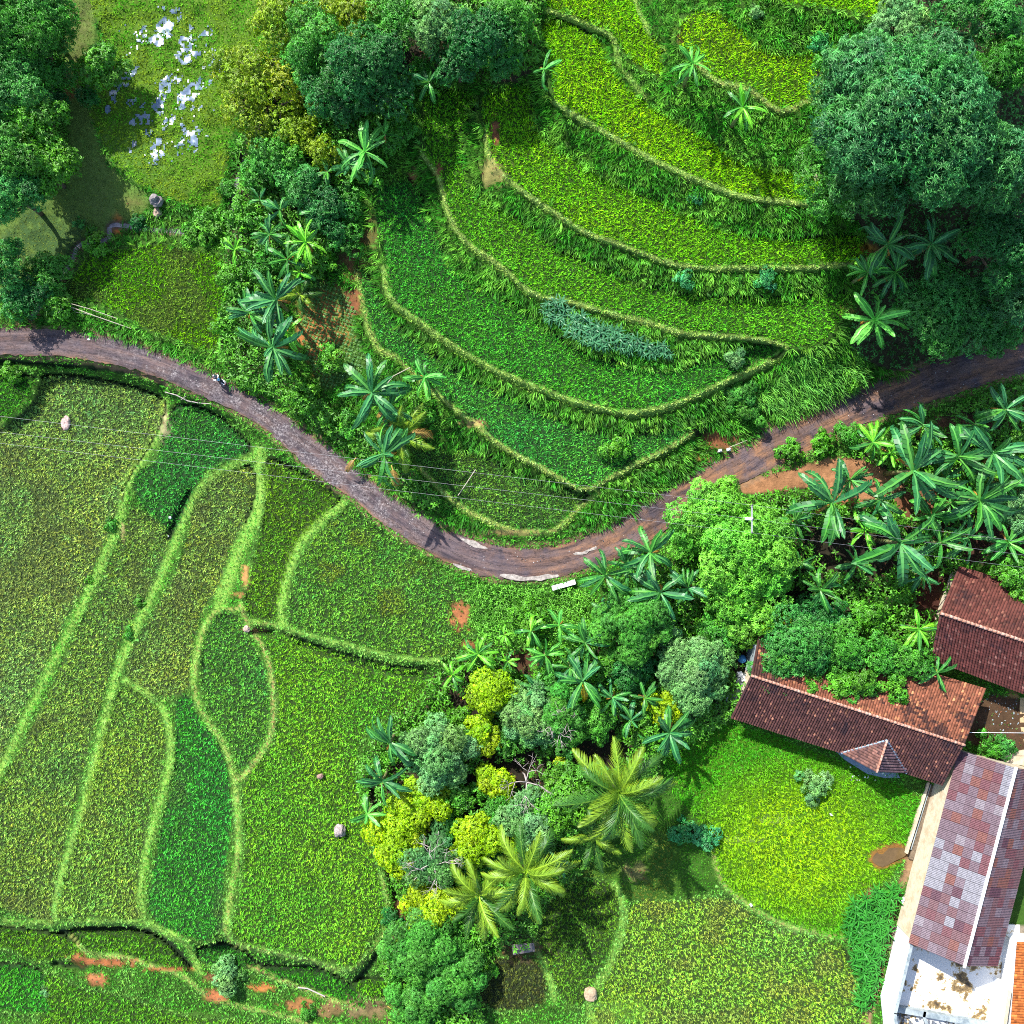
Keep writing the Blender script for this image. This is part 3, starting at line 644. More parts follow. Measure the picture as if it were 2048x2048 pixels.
FOOT = (BD and np.min([b[0] for b in BD], 0)) if BD else None
for k, f in enumerate(FIELDS):
    name, lab, hz, c, sp, jt, poly = f
    pa = np.array(poly); r = np.random.default_rng(100 + k)
    u, v = cells(lambda X, Y: (at(FID, X, Y) == k) & (at(PM, X, Y) < .6), sp * .86, jt, max(-40, pa[:, 0].min()), max(-40, pa[:, 1].min()), min(2088, pa[:, 0].max()), min(2088, pa[:, 1].max()), seed=k, rot=.5 + k)
    if len(u) == 0: continue
    col = tint(c, len(u), r, .16)
    n1_ = vnoise(u, v, 90, 40 + k)[:, None]; n2_ = vnoise(u, v, 22, 60 + k)[:, None]
    mixc = np.where(n1_ > .5, np.array([1.2, 1.04, .85]), np.array([.72, .95, 1.15]))
    col = col * (1 + (mixc - 1) * np.abs(n1_ - .5) * 2.6) * (.7 + .5 * n2_) * r.choice([.6, 1., 1.35], (len(u), 1))
    if "west" in name or "strip" in name:   # withered brownish patches in the ripening rice
        w = np.clip((vnoise(u, v, 90, 90 + k) - .58) * 4, 0, .45)[:, None]; col = col * (1 - w) + lin((120, 120, 75)) * LEAFK * w
    if name == "middle paddy":
        w = np.clip((vnoise(u, v, 60, 90) - .55) * 4, 0, .4)[:, None]; col = col * (1 - w) + lin((150, 140, 50)) * LEAFK * w
    if name in ("south field", "brown field"):
        w = np.clip((vnoise(u, v, 55, 90 + k) - .58) * 4, 0, .4)[:, None]; col = col * (1 - w) + lin((160, 140, 85)) * LEAFK * w
    young = name in ('terrace six', 'terrace seven', 'terrace eight', 'terrace nine', 'terrace five')
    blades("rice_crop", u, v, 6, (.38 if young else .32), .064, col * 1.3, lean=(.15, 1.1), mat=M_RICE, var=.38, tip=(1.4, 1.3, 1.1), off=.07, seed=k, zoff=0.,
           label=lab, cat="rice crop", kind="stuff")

def zone(z): return lambda X, Y: at(ZM[z], X, Y) & (at(FID, X, Y) < 0) & ~at(NOGROW, X, Y) & (at(PM, X, Y) < .45)
BDm = np.min(np.stack([b[0] / b[1] for b in BD]), 0)
def wildm(X, Y):
    z = (at(FID, X, Y) < 0) & ~at(NOGROW, X, Y) & (at(PM, X, Y) < .45)
    for q in ('marsh', 'turf_nw', 'meadow', 'lawn', 'wood', 'grove', 'woodne', 'veg', 'reed', 'bushy'): z &= ~at(ZM[q], X, Y)
    return z
# NE banks: long wild grass; SW bunds: short bright turf
north = lambda X, Y: ((Y < 1060) & (Y < np.interp(X, [p[0] for p in ROAD_UP], [p[1] for p in ROAD_UP])))
r = np.random.default_rng(5)
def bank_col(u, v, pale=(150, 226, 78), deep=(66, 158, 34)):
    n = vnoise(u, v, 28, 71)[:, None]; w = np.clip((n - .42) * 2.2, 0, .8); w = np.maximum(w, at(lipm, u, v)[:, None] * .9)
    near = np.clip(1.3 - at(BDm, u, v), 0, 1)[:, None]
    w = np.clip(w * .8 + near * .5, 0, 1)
    c = tint(deep, len(u), r) * (1 - w) + tint(pale, len(u), r) * w  # deep green on the slopes also carries bank shade; lips stay pale
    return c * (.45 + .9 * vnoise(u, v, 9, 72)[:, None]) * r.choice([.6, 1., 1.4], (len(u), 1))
u, v = cells(lambda X, Y: wildm(X, Y) & north(X, Y), 7.6, .5, seed=11)
near = at(BDm, u, v) < .95
k = ~near
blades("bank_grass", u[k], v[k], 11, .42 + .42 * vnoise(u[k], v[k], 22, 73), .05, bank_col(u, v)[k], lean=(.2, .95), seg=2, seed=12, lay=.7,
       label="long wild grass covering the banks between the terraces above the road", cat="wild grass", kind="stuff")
u, v = cells(lambda X, Y: wildm(X, Y) & north(X, Y) & (at(BDm, X, Y) < 1.35), 3.9, .5, seed=111)
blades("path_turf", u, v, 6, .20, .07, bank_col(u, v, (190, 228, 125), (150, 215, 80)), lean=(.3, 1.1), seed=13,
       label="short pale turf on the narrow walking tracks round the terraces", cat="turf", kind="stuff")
u, v = cells(lambda X, Y: wildm(X, Y) & ~north(X, Y), 5.0, .5, seed=14)
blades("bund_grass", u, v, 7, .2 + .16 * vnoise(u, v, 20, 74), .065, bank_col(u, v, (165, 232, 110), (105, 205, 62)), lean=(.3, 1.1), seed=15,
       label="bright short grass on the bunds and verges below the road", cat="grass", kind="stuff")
u, v = cells(zone('meadow'), 5.8, .5, seed=16)
w = np.clip(1.25 - np.hypot((u - 1590) / 190, (v - 1690) / 150), 0, 1)[:, None] * (.75 + .5 * vnoise(u, v, 60, 76)[:, None]); w = np.clip(w * 1.35, 0, 1)
c = tint((85, 185, 30), len(u), r) * (1 - w) + tint((170, 225, 22), len(u), r) * w
blades("meadow_grass", u, v, 8, .3 + .25 * vnoise(u, v, 14, 75), .08, c * (.7 + .6 * vnoise(u, v, 9, 78)[:, None]), lean=(.35, 1.15), seg=1, seed=17, label="tall meadow grass, yellow in the middle, beside the houses", cat="meadow grass", kind="stuff")
u, v = cells(zone('lawn'), 5.4, .5, seed=18)
w = np.clip((vnoise(u, v, 60, 77) - .5) * 4, 0, 1)[:, None]
c = tint((80, 160, 35), len(u), r) * (1 - w) + tint((135, 150, 60), len(u), r) * w
blades("lawn_grass", u, v, 7, .2, .06, c, lean=(.35, 1.1), seed=19, label="low grass in the palm shade between the palms and the meadow", cat="grass", kind="stuff")
u, v = cells(zone('turf_nw'), 5.0, .5, seed=20)
blades("cropped_turf", u, v, 6, .09, .06, tint((128, 158, 66), len(u), r), lean=(.5, 1.3), seed=21, label="closely cropped dull green turf left of the marsh", cat="turf", kind="stuff")
wet = np.clip((vnoise(UU + .4 * VV, VV * .75, 20, 82, 4) - .46) * 6, 0, 1) * np.clip(1.2 - np.hypot((UU - 330) / 150, (VV - 170) / 190), 0, 1)
wetm = wet > .35
u, v = cells(lambda X, Y: zone('marsh')(X, Y) & ~at(wetm & (vnoise(UU, VV, 7, 82, 2) > .50), X, Y), 5.6, .5, seed=22)
w = vnoise(u, v, 40, 83)[:, None]; w = np.clip((w - .35) * 3, 0, 1)
c = tint((105, 195, 35), len(u), r) * (1 - w) + tint((155, 195, 45), len(u), r) * w
blades("marsh_grass", u, v, 7, .12 + .26 * vnoise(u, v, 10, 84), .075, c * (.5 + 1.0 * vnoise(u, v, 8, 85)[:, None]), lean=(.35, 1.2), seed=23, label="tussocky marsh grass around the pale water patches", cat="marsh grass", kind="stuff")
u, v = cells(zone('reed'), 8.0, .5, seed=24)
blades("elephant_grass", u, v, 9, 1.25, .05, tint((118, 200, 75), len(u), r) * (.4 + 1.1 * vnoise(u, v, 14, 86)[:, None]), lean=(.35, 1.05), seg=2, seed=25, wind=(.15, -.25, 0), off=.1,
       label="pale long-bladed elephant grass hanging over the road's upper edge", cat="elephant grass", kind="stuff")
# marsh water sheet lies just under the tussocks and shows through the gaps
mq = closed(ZONES['marsh'], 3); cu, cv = 330, 180
Zw = zt(UU, VV)
wm = wetm & ZM['marsh'] & (vnoise(UU, VV, 7, 82, 2) > .46)
jj, ii = np.nonzero(wm); base_i = (jj * gn + ii)
uq = np.unique(np.concatenate([base_i, base_i + 1, base_i + gn, base_i + gn + 1])); rem = {int(q): n for n, q in enumerate(uq)}
lut = np.zeros(gn * gn, np.int64); lut[uq] = np.arange(len(uq))
qv, qu = np.divmod(uq, gn)
Pw = wp(G0 + qu * GS, G0 + qv * GS, Z[qv, qu] + .05)
obj("marsh_water", np_mesh("marsh_water", Pw, np.stack([lut[base_i], lut[base_i + gn], lut[base_i + gn + 1], lut[base_i + 1]], -1), M_WATER, smooth=True),
    kind="structure", label="shallow pale water patches lying in the marsh grass")
mb = MB(); cl = spline(STREAM, 5)
me_s = []
for w_, sgn in ((4.5, 1), (-4.5, 1)):
    t_ = np.gradient(cl, axis=0); nn = np.stack([-t_[:, 1], t_[:, 0]], -1) / np.hypot(*t_.T)[:, None]; me_s.append(cl + nn * w_)
zz_ = zt(cl[:, 0], cl[:, 1]) + .16
A_, B_ = wp(me_s[0][:, 0], me_s[0][:, 1], zz_), wp(me_s[1][:, 0], me_s[1][:, 1], zz_)
n_ = len(cl); i = np.arange(n_ - 1)
obj("stream_water", np_mesh("stream_water", np.vstack([A_, B_]), np.stack([i, i + 1, n_ + i + 1, n_ + i], -1), m_plain("shaded_stream_water", (.2, .17, .19), .15, 3, .7, 1.3, spec=.5)), kind="structure", label="narrow shaded stream below the marsh")
q = closed([(1745,1722),(1752,1706),(1775,1697),(1806,1696),(1812,1710),(1790,1722),(1765,1734)], 3)
mb = MB(); z_ = float(zt(1780, 1712)) + .05
mb.prism([V(a, b, z_ - .1) for a, b in q][::-1], [V(a, b, z_) for a, b in q][::-1]); obj("puddle_water", mb.mesh("puddle_water", M_MUDWATER), kind="structure", label="brown puddle beside the meadow")

# ------------------------------------------------------------------ broad leaves in sprigs
def sprigs(P, axis, col, size, k, r, aspect=.42, droop=.35, cvar=.2):
    """k pointed leaves round each point, each a folded rhombus"""
    N = len(P)
    ax = axis / np.linalg.norm(axis, axis=1, keepdims=True)
    ref = np.where(np.abs(ax[:, 2:3]) < .9, np.array([[0, 0, 1.]]), np.array([[1., 0, 0]]))
    e1 = np.cross(ref, ax); e1 /= np.linalg.norm(e1, axis=1, keepdims=True); e2 = np.cross(ax, e1)
    a = (np.arange(k) / k * 2 * np.pi)[None] + r.uniform(0, 6.28, (N, 1)) + r.normal(0, .25, (N, k))
    L = size * r.uniform(.7, 1.25, (N, k, 1))
    d = np.cos(a)[..., None] * e1[:, None] + np.sin(a)[..., None] * e2[:, None]
    s = -np.sin(a)[..., None] * e1[:, None] + np.cos(a)[..., None] * e2[:, None]
    up = ax[:, None] * r.uniform(-.15, .55, (N, k, 1))
    p0 = P[:, None] + 0 * d
    pm = p0 + (d + up) * L * .5
    pt = p0 + (d + up * .6 - ax[:, None] * droop) * L
    w = s * L * aspect * .5
    lift = ax[:, None] * L * .06
    v_ = np.stack([p0, pm - w + lift, pt, pm + w + lift], 2).reshape(-1, 3)
    c = col[:, None] * (1 + r.normal(0, cvar, (N, k, 1))).clip(.4, 1.7)
    c = np.repeat(c.reshape(-1, 3), 4, 0)
    i = np.arange(N * k)[:, None] * 4
    f = np.concatenate([i + [0, 1, 2], i + [0, 2, 3]], 1).reshape(-1, 3)
    return v_, f, np.clip(c, 0, 1)

STY = {  # colour, leaf size m, leaves per sprig, lobes per unit, aspect, density, lobe size
 'dark':   ((76, 160, 62), .26, 5, 1.0, .42, 1.0, .30),
 'mango':  ((86, 168, 86), .34, 7, 1.0, .26, .9, .26),
 'blue':   ((50, 132, 52), .24, 5, 1.0, .45, .9, .30),
 'mid':    ((84, 168, 48), .25, 5, 1.0, .42, 1.0, .30),
 'bright': ((128, 214, 62), .27, 6, 1.0, .36, 1.05, .28),
 'leafy':  ((96, 172, 40), .30, 5, 1.1, .5, .9, .30),
 'lime':   ((172, 218, 8), .18, 5, 1.2, .5, 1.25, .30),
 'olive':  ((145, 180, 22), .20, 5, 1.1, .5, .55, .24),
 'sage':   ((132, 196, 110), .22, 6, 1.2, .34, 1.2, .26),
 'feather':((100, 190, 66), .17, 7, 1.2, .26, 1.1, .22),
 'greyfea':((112, 182, 96), .16, 7, 1.2, .24, .8, .20),
 'teal':   ((80, 180, 100), .28, 6, 1.0, .4, .8, .3),
 'brook':  ((84, 165, 50), .30, 7, 1.0, .22, 1.0, .26),
}
def crown_mesh(name, R, T, style, r, sparse=1.):
    c0, size, k, lob, asp, dens, lr = STY[style]
    c = lin(c0) * LEAFK
    size = size * (1.12 if R > 4 else 1.) * (.8 if R < 1.2 else 1)
    nl = int(max(7, min(46, 15 * lob * (R / 2.6) ** 1.1)))
    ang = r.uniform(0, 6.28, nl); rad = R * np.sqrt(np.linspace(.0, 1, nl)) * .84 * r.uniform(.78, 1.18, nl); ang = np.arange(nl) * 2.399 + r.normal(0, .25, nl)
    zc = T * (1 - (rad / R) ** 2) ** .5 * r.uniform(.55, 1.05, nl) * .75 + r.normal(0, .12 * T, nl)
    zc[rad > .6 * R] -= T * .12
    lc = np.stack([rad * np.cos(ang), rad * np.sin(ang), zc], -1)
    lrad = R * lr * r.uniform(.6, 1.45, nl) * (1.15 if nl < 20 else 1.0)
    tone = r.normal(1, .13, (nl, 1)) * np.concatenate([1 + r.normal(0, .1, (nl, 1)), np.ones((nl, 1)), 1 + r.normal(0, .15, (nl, 1))], 1)
    V_, F_, C_ = [], [], []; n0 = 0
    for i in range(nl):
        area = 4 * math.pi * lrad[i] ** 2 * .7
        n = int(area / (size ** 2 * 1.15) * dens * 1.15 * sparse)
        if n < 4: n = 4
        d = r.normal(0, 1, (n * 2, 3)); d /= np.linalg.norm(d, axis=1, keepdims=True); d = d[d[:, 2] > -.45][:n]
        rr = lrad[i] * (1 + r.normal(0, .10, (len(d), 1))) * np.array([1, 1, .8])
        bump = 1 + .30 * np.sin(d[:, :1] * 7 + i) * np.sin(d[:, 1:2] * 6 + 2 * i) * np.sin(d[:, 2:] * 5 + i)
        P = lc[i] + d * rr * bump
        ax = d * .9 + np.array([0, 0, .55]) + r.normal(0, .42, d.shape)
        col = c * tone[i] * (1 + r.normal(0, .22, (len(d), 1))).clip(.3, 2)
        v_, f, cc = sprigs(P, ax, col, size, k, r, asp)
        V_.append(v_); F_.append(f + n0); C_.append(cc); n0 += len(v_)
    return np_mesh(name, np.vstack(V_), np.vstack(F_), M_LEAF, col=np.vstack(C_)), lc, lrad

def trunk_mesh(name, base, lc, R, h, r, bark, limbs=7, over=0.):
    mb = MB(); top = Vector((0, 0, h * .55)); w = max(.07, R * .07)
    mb.tube([Vector((0, 0, -.5)), Vector((w * .5, 0, h * .25)), top], [w * 1.25, w, w * .8], 7)
    order = np.argsort(-np.hypot(lc[:, 0], lc[:, 1]))[:limbs]
    for j in order:
        e = Vector(lc[j]) + Vector((0, 0, h + over)); mid = top.lerp(e, .5) + Vector((r.normal(0, .2), r.normal(0, .2), -.15 * R * .3 + over * .5))
        mb.tube([top - Vector((0, 0, .2)), mid, e], [w * .55, w * .34, w * .1], 5)
        for q in range(2):
            m2 = mid.lerp(e, r.uniform(.2, .7)); e2 = m2 + Vector((r.normal(0, .5), r.normal(0, .5), r.uniform(.1, .6))) * R * .25
            mb.tube([m2, e2], [w * .2, w * .05], 4)
    return mb.mesh(name, bark, True)

SEEN = {}
def tree(u, v, rpx, style, label, h=None, T=None, cat=None, group=None, sparse=1., limbs=7, over=0., bark=None, name=None):
    """u, v, rpx: where the crown shows; h: height of the crown's underside above the ground"""
    r = np.random.default_rng(int(u * 7 + v * 13) % 99991)
    shrub = rpx < 26
    R = rpx / S * (1.06 if rpx > 30 else 1); T = T if T is not None else R * (.75 if not shrub else .6); h = h if h is not None else (R * .9 + .6 if not shrub else .15)
    z = float(zt(u, v)); zc = z + h + T * .5
    R *= (H - zc) / H
    p = wp(u, v, zc); e = bpy.data.objects.new(name or ("tree" if not shrub else "shrub"), None)
    COL.objects.link(e); e.location = (p[0], p[1], z); e["label"] = label; e["category"] = cat or ("shrub" if shrub else "tree")
    if group: e["group"] = group
    me, lc, lrad = crown_mesh("crown", R, T, style, r, sparse)
    c = obj("crown" if not shrub else "foliage", me, e); c.location = (0, 0, h)
    tk = obj("trunk" if not shrub else "stem", trunk_mesh("trunk", None, lc, R, h if not shrub else .3, r, bark or M_BARK, limbs if not shrub else 3, over), e)
    e.rotation_euler = (0, 0, 0)
    return e
# ------------------------------------------------------------------ tables of trees
N_, C_, E_ = "woodland along the marsh", "grove south of the road", "big trees in the top right corner"
TREES = [
 # u, v, r, style, label, group, options
 (1835,240,178,'mango',"largest dark green tree, filling the top right corner above the road",E_,dict(h=7,T=6.5,limbs=10)),
 (1700,330,88,'mid',"paler green side tree bulging left from the largest dark tree over the rice",E_,dict(h=4,T=4)),
 (1700,175,70,'mango',"green tree at the left shoulder of the largest dark tree, above the bunds",E_,dict(h=5,T=4)),
 (1995,320,90,'mango',"dark tree merging with the right side of the largest tree at the right edge",E_,dict(h=6.5,T=4.5)),
 (2010,480,78,'blue',"dark blue green tree at the right edge under the largest tree",E_,dict(h=5.5,T=4)),
 (2025,585,62,'mango',"dark star-leaved tree at the right edge just above the road",E_,dict(h=5,T=3.5)),
 (1905,620,84,'dark',"lumpy olive dark tree overhanging the road's upper edge on the right",E_,dict(h=4,T=3.5)),
 (1990,672,44,'dark',"small dark tree leaning over the road at the right edge",E_,dict(h=3)),
 (1812,42,52,'sage',"sage green tree at the top edge, left of a dark gap with banana leaves",E_,dict(h=3)),
 (1775,78,34,'sage',"small sage bush hanging over the end of the top rice terrace",E_,dict(h=2)),
 (1915,18,44,'dark',"dark tree at the top edge above the largest tree",E_,dict(h=5)),
 (2005,28,48,'dark',"dark tree in the extreme top right corner",E_,dict(h=5)),
 (2005,128,60,'brook',"bamboo-like tree with fine pale blades at the right edge near the top",E_,dict(h=5)),
 (1650,130,30,'mid',"small green tree where the top rice terrace meets the big dark tree",E_,dict(h=2)),
 (1655,395,32,'dark',"low dark bush at the lower left foot of the big dark tree",E_,dict(h=1.5)),
 # north-west
 (38,58,92,'brook',"bright feathery green tree in the extreme top left corner",N_,dict(h=4,T=3.5)),
 (70,40,60,'mid',"rounded mid green tree near the top left corner, right of the corner tree",N_,dict(h=3.5,T=3)),
 (22,175,76,'dark',"dark green tree at the left edge between the two brightest trees",N_,dict(h=4)),
 (62,255,66,'leafy',"bright green tree at the left edge beside the brown bare soil",N_,dict(h=4)),
 (75,335,56,'leafy',"bright green tree at the left edge, lowest of the sunlit ones",N_,dict(h=4)),
 (15,385,62,'dark',"shadowy green tree at the left edge beside the lowest bright tree",N_,dict(h=5)),
 (12,300,52,'mid',"mid green tree at the left edge, half behind the bright pair",N_,dict(h=6)),
 (8,520,42,'dark',"dark tree clump at the left edge above the stream's end",N_,dict(h=3)),
 (40,592,44,'blue',"dark bush mass at the left edge just above the road",N_,dict(h=1.6)),
 (92,545,40,'mid',"round green bush beside the stream, left of the rounded paddy",N_,dict(h=1.4)),
 (112,612,30,'leafy',"bright low bush between the stream and the pale bamboo poles",N_,dict(h=.8)),
 (205,132,44,'leafy',"small isolated tree standing on the turf left of the marsh",N_,dict(h=2.6,T=2)),
 (180,190,30,'blue',"dark scrub below the small isolated tree",N_,dict(h=1.)),
 (110,190,24,'blue',"dark scrub left of the bare brown soil",N_,dict(h=.6)),
 (190,485,26,'leafy',"bright leafy shrub at the upper left corner of the rounded paddy",N_,dict(h=.8)),
 (158,447,14,'dark',"tiny dark round bush alone on the dull turf",N_,dict(h=.2)),
 (275,448,20,'blue',"dark mossy bush on the stream bank under the grey boulder",N_,dict(h=.3)),
 (420,448,34,'leafy',"bright mounded bush over the stream bend at the marsh's lower edge",N_,dict(h=.5,T=1.2)),
 (385,470,24,'leafy',"bright bush just left below the mounded bush at the marsh edge",N_,dict(h=.4)),
 (458,380,24,'mid',"small rounded bush at the right marsh edge beside the stream",N_,dict(h=.4)),
 # olive tree with bare limbs
 (525,185,92,'olive',"sparse yellow olive tree with dark bare limbs, right of the marsh",N_,dict(h=2.5,T=3.2,limbs=12,over=.9,sparse=.65)),
 (460,130,50,'olive',"thin yellow olive crown beside the bare-limbed tree, over the marsh",N_,dict(h=2.5,sparse=.7)),
 (560,40,58,'olive',"yellow olive tree at the top edge right of the marsh",N_,dict(h=3,sparse=.9)),
 (600,255,44,'olive',"yellow green bushy tree below the bare-limbed tree",N_,dict(h=2)),
 (640,95,74,'mid',"mid green tree between the yellow olive tree and the dark tree",N_,dict(h=3.5)),
 (668,185,52,'blue',"dark tree in the middle of the top woodland",N_,dict(h=4)),
 (735,138,72,'blue',"very dark blue green tree, darkest of the top woodland",N_,dict(h=5,T=3.5)),
 (705,35,62,'olive',"olive brown tree at the top edge above the darkest tree",N_,dict(h=4,sparse=1.3)),
 (790,35,50,'mid',"green tree at the top edge with thin dead twigs beside it",N_,dict(h=4)),
 (870,45,52,'sage',"grey green tree at the top edge in the middle of the woodland",N_,dict(h=4,sparse=.8)),
 (955,65,56,'blue',"dark rounded tree at the top edge left of the terraces",N_,dict(h=4.5)),
 (915,120,40,'blue',"dark tree between the two bananas at the woodland's lower edge",N_,dict(h=3)),
 (1020,50,50,'mid',"green tree at the top edge touching the first rice strip",N_,dict(h=3)),
 (1005,120,36,'dark',"dark bush beside the paddle-leaved banana near the terraces",N_,dict(h=2)),
 (850,150,30,'mid',"green bush below the middle banana in the top woodland",N_,dict(h=1.5)),
 (590,120,34,'feather',"grey green feathery tree right behind the bare-limbed tree",N_,dict(h=3)),
 (640,300,38,'olive',"yellowish leafy bush above the fan of bananas",N_,dict(h=2)),
 (560,310,46,'mid',"green tree right of the stream, upper one of three in a column",N_,dict(h=2.4)),
 (610,370,42,'dark',"dark tree right of the stream, middle one of three in a column",N_,dict(h=2.4)),
 (650,430,44,'blue',"shadowed dark tree between the banana fans and the terraces",N_,dict(h=2)),
 (520,352,36,'mid',"green bush directly right of the stream bend",N_,dict(h=1.6)),
 (490,430,32,'leafy',"bright green bush right of the stream, above the bananas",N_,dict(h=1.2)),
 (800,265,34,'mid',"grassy green bush at the head of the third terrace",N_,dict(h=1)),
 (690,480,34,'mid',"low green bush left of the third terrace's corner",N_,dict(h=1)),
 (470,560,34,'leafy',"bright bush at the right corner of the rounded paddy",N_,dict(h=1)),
 (450,650,26,'leafy',"bright bush below the rounded paddy at the banana's foot",N_,dict(h=.8)),
 (500,770,24,'leafy',"leafy bush between the motorbike and the bananas",N_,dict(h=.6)),
 (600,800,34,'leafy',"leafy roadside bush between the two upper banana clumps",N_,dict(h=.8)),
 (650,850,26,'leafy',"leafy roadside bush left of the lowest roadside banana",N_,dict(h=.6)),
 (610,555,26,'leafy',"bright bush right of the leaning banana fan",N_,dict(h=1)),
 (830,980,24,'leafy',"leafy bush above the palm shadow on the road",N_,dict(h=.5)),
 (1478,790,36,'feather',"feathery fern-leaved shrub above the road near the dirt patch","roadside shrubs",dict(h=.8,cat='shrub')),
 (1510,830,26,'feather',"low feathery shrub reaching down to the road's upper edge","roadside shrubs",dict(h=.6)),
 (1470,715,24,'sage',"pale grey green shrub on the bank left of the elephant grass","roadside shrubs",dict(h=.5)),
 (1230,900,26,'leafy',"leafy bush on the bank below the second terrace","roadside shrubs",dict(h=.5)),
 (1370,560,20,'teal',"blue green bush on the bank under the fifth terrace, left one","bushes on the terrace banks",dict(h=.4)),
 (1532,560,24,'teal',"blue green bush on the bank under the fifth terrace, right one","bushes on the terrace banks",dict(h=.5)),
 (1392,395,14,'teal',"small blue green bush on the bank under the sixth terrace","bushes on the terrace banks",dict(h=.3)),
 (1510,24,16,'sage',"small pale bush in the grass gully at the top edge","bushes on the terrace banks",dict(h=.3)),
 (1640,85,22,'teal',"blue green bush right of the grass gully near the top edge","bushes on the terrace banks",dict(h=.4)),
 # grove south of the road
 (1425,1022,74,'bright',"brightest lime green tree beside the road with the power pole",C_,dict(h=3.4,T=3)),
 (1500,1098,92,'bright',"large bright green tree below the power pole's crossarm",C_,dict(h=3.6,T=3.4)),
 (1490,1195,80,'bright',"bright green tree below the pole tree, above the yellowish bush",C_,dict(h=2.4,T=3)),
 (1392,1075,50,'bright',"bright green tree at the left foot of the pole tree",C_,dict(h=2)),
 (1535,1258,42,'lime',"yellow green bushy tree above the long house's left end",C_,dict(h=1.6)),
 (1262,1250,78,'feather',"whorled mid green conical tree among the bananas south of the road",C_,dict(h=3,T=4.2)),
 (1392,1345,70,'sage',"grey green tree with yellowish tips left of the long house",C_,dict(h=2.6)),
 (1338,1412,36,'lime',"small yellow green tree below the grey green tree",C_,dict(h=2)),
 (1262,1335,48,'blue',"dark tree below the whorled conical tree",C_,dict(h=2)),
 (985,1385,46,'lime',"vivid yellow green bush, topmost of the grove's yellow ones",C_,dict(h=2.4)),
 (965,1470,36,'lime',"yellow green bush directly below the topmost yellow one",C_,dict(h=1.8)),
 (1062,1432,60,'sage',"grey green rounded tree right of the two upper yellow bushes",C_,dict(h=2.4)),
 (1130,1430,56,'feather',"feathery green tree in the middle of the grove, above the tall palm",C_,dict(h=2.8)),
 (1120,1485,36,'feather',"low feathery tree directly left of the tall palm's fronds",C_,dict(h=2)),
 (1110,1370,34,'mid',"leafy green bush above the feathery middle tree",C_,dict(h=1.4)),
 (873,1510,66,'sage',"round silvery sage tree beside the big paddy's banana",C_,dict(h=2.8,T=3)),
 (838,1612,50,'lime',"vivid yellow green bush under the silvery sage tree",C_,dict(h=1.8)),
 (792,1690,52,'lime',"vivid yellow green bush touching the big paddy's right edge",C_,dict(h=1.6)),
 (952,1682,48,'lime',"vivid yellow green bush in the middle, right of the feathery grey tree",C_,dict(h=2)),
 (920,1595,34,'leafy',"darker yellow green bush between the sage tree and the grey twigs",C_,dict(h=1.4)),
 (990,1568,34,'lime',"small yellow green bush left of the bare grey twigs",C_,dict(h=1.6)),
 (872,1722,66,'greyfea',"feathery grey green tree with pale bare branches between yellow bushes",C_,dict(h=2.4,over=1.,bark='pale')),
 (862,1812,50,'lime',"vivid yellow green bush, lowest of the grove's yellow ones",C_,dict(h=1.6)),
 (1062,1640,58,'sage',"grey green half of the pair of round trees left of the tall palm",C_,dict(h=2.6)),
 (1130,1600,58,'leafy',"brighter green half of the pair of round trees left of the tall palm",C_,dict(h=2.6)),
 (1040,1690,30,'lime',"yellow green bush peeping from below the grey green round tree",C_,dict(h=1.)),
 (1125,1545,28,'lime',"yellow green bush above the brighter round tree",C_,dict(h=1.6)),
 (840,1900,74,'feather',"big feathery green tree at the bottom, left of the brown plot",C_,dict(h=2.6,T=2.6)),
 (905,1955,66,'feather',"feathery green tree at the bottom, below the coconut palms",C_,dict(h=2.4,T=2.4)),
 (830,2000,64,'feather',"feathery green tree cut by the bottom edge",C_,dict(h=2.4)),
 (975,1935,22,'leafy',"small bright bush right of the big feathery trees",C_,dict(h=.6)),
 (930,1900,36,'mid',"green bush under the coconut fronds beside the shed roof",C_,dict(h=1)),
 (780,1840,22,'blue',"dark ferny bush in the ditch right of the big paddy",C_,dict(h=.4)),
 (1600,1290,66,'dark',"dark green tree behind the long house, left of its neighbours",C_,dict(h=3.2)),
 (1550,1340,40,'dark',"dark tree overlapping the long house roof's left part",C_,dict(h=3.6)),
 (1690,1300,46,'mid',"mid green tree behind the long house, in the centre of the row",C_,dict(h=4)),
 (1618,1368,24,'leafy',"small bright crown over the long house roof, leftmost of the row",C_,dict(h=4.2,cat='tree')),
 (1668,1375,26,'leafy',"small bright crown over the long house roof, second from left",C_,dict(h=4.2,cat='tree')),
 (1718,1368,36,'leafy',"bright round crown hanging lowest over the long house roof",C_,dict(h=4.2)),
 (1790,1378,28,'leafy',"bright crown over the long house roof beside the small banana",C_,dict(h=4.2)),
 (1768,1312,38,'mid',"green tree behind the roof, left of the small house bananas",C_,dict(h=3.6)),
 (1822,1325,38,'mid',"green tree between the long house and the corrugated red roof",C_,dict(h=3.4)),
 (1742,1235,32,'leafy',"bright loose bush above the trees behind the long house",C_,dict(h=2)),
 (1650,1240,52,'blue',"shadowed tree under the big banana clump",C_,dict(h=1.6)),
 (2040,1030,38,'sage',"silvery spiky tree at the right edge among the bananas",C_,dict(h=3.5)),
 (2030,1150,34,'leafy',"bright small tree at the right edge over the red roof",C_,dict(h=3)),
 (2045,1185,20,'leafy',"bright twig crown over the red roof at the right edge",C_,dict(h=3.4)),
 (1580,905,26,'leafy',"low hedge bush on the lower road verge, left part","hedge on the lower road verge",dict(h=.3,cat='hedge')),
 (1650,885,28,'leafy',"low hedge bush on the lower road verge, middle part","hedge on the lower road verge",dict(h=.3,cat='hedge')),
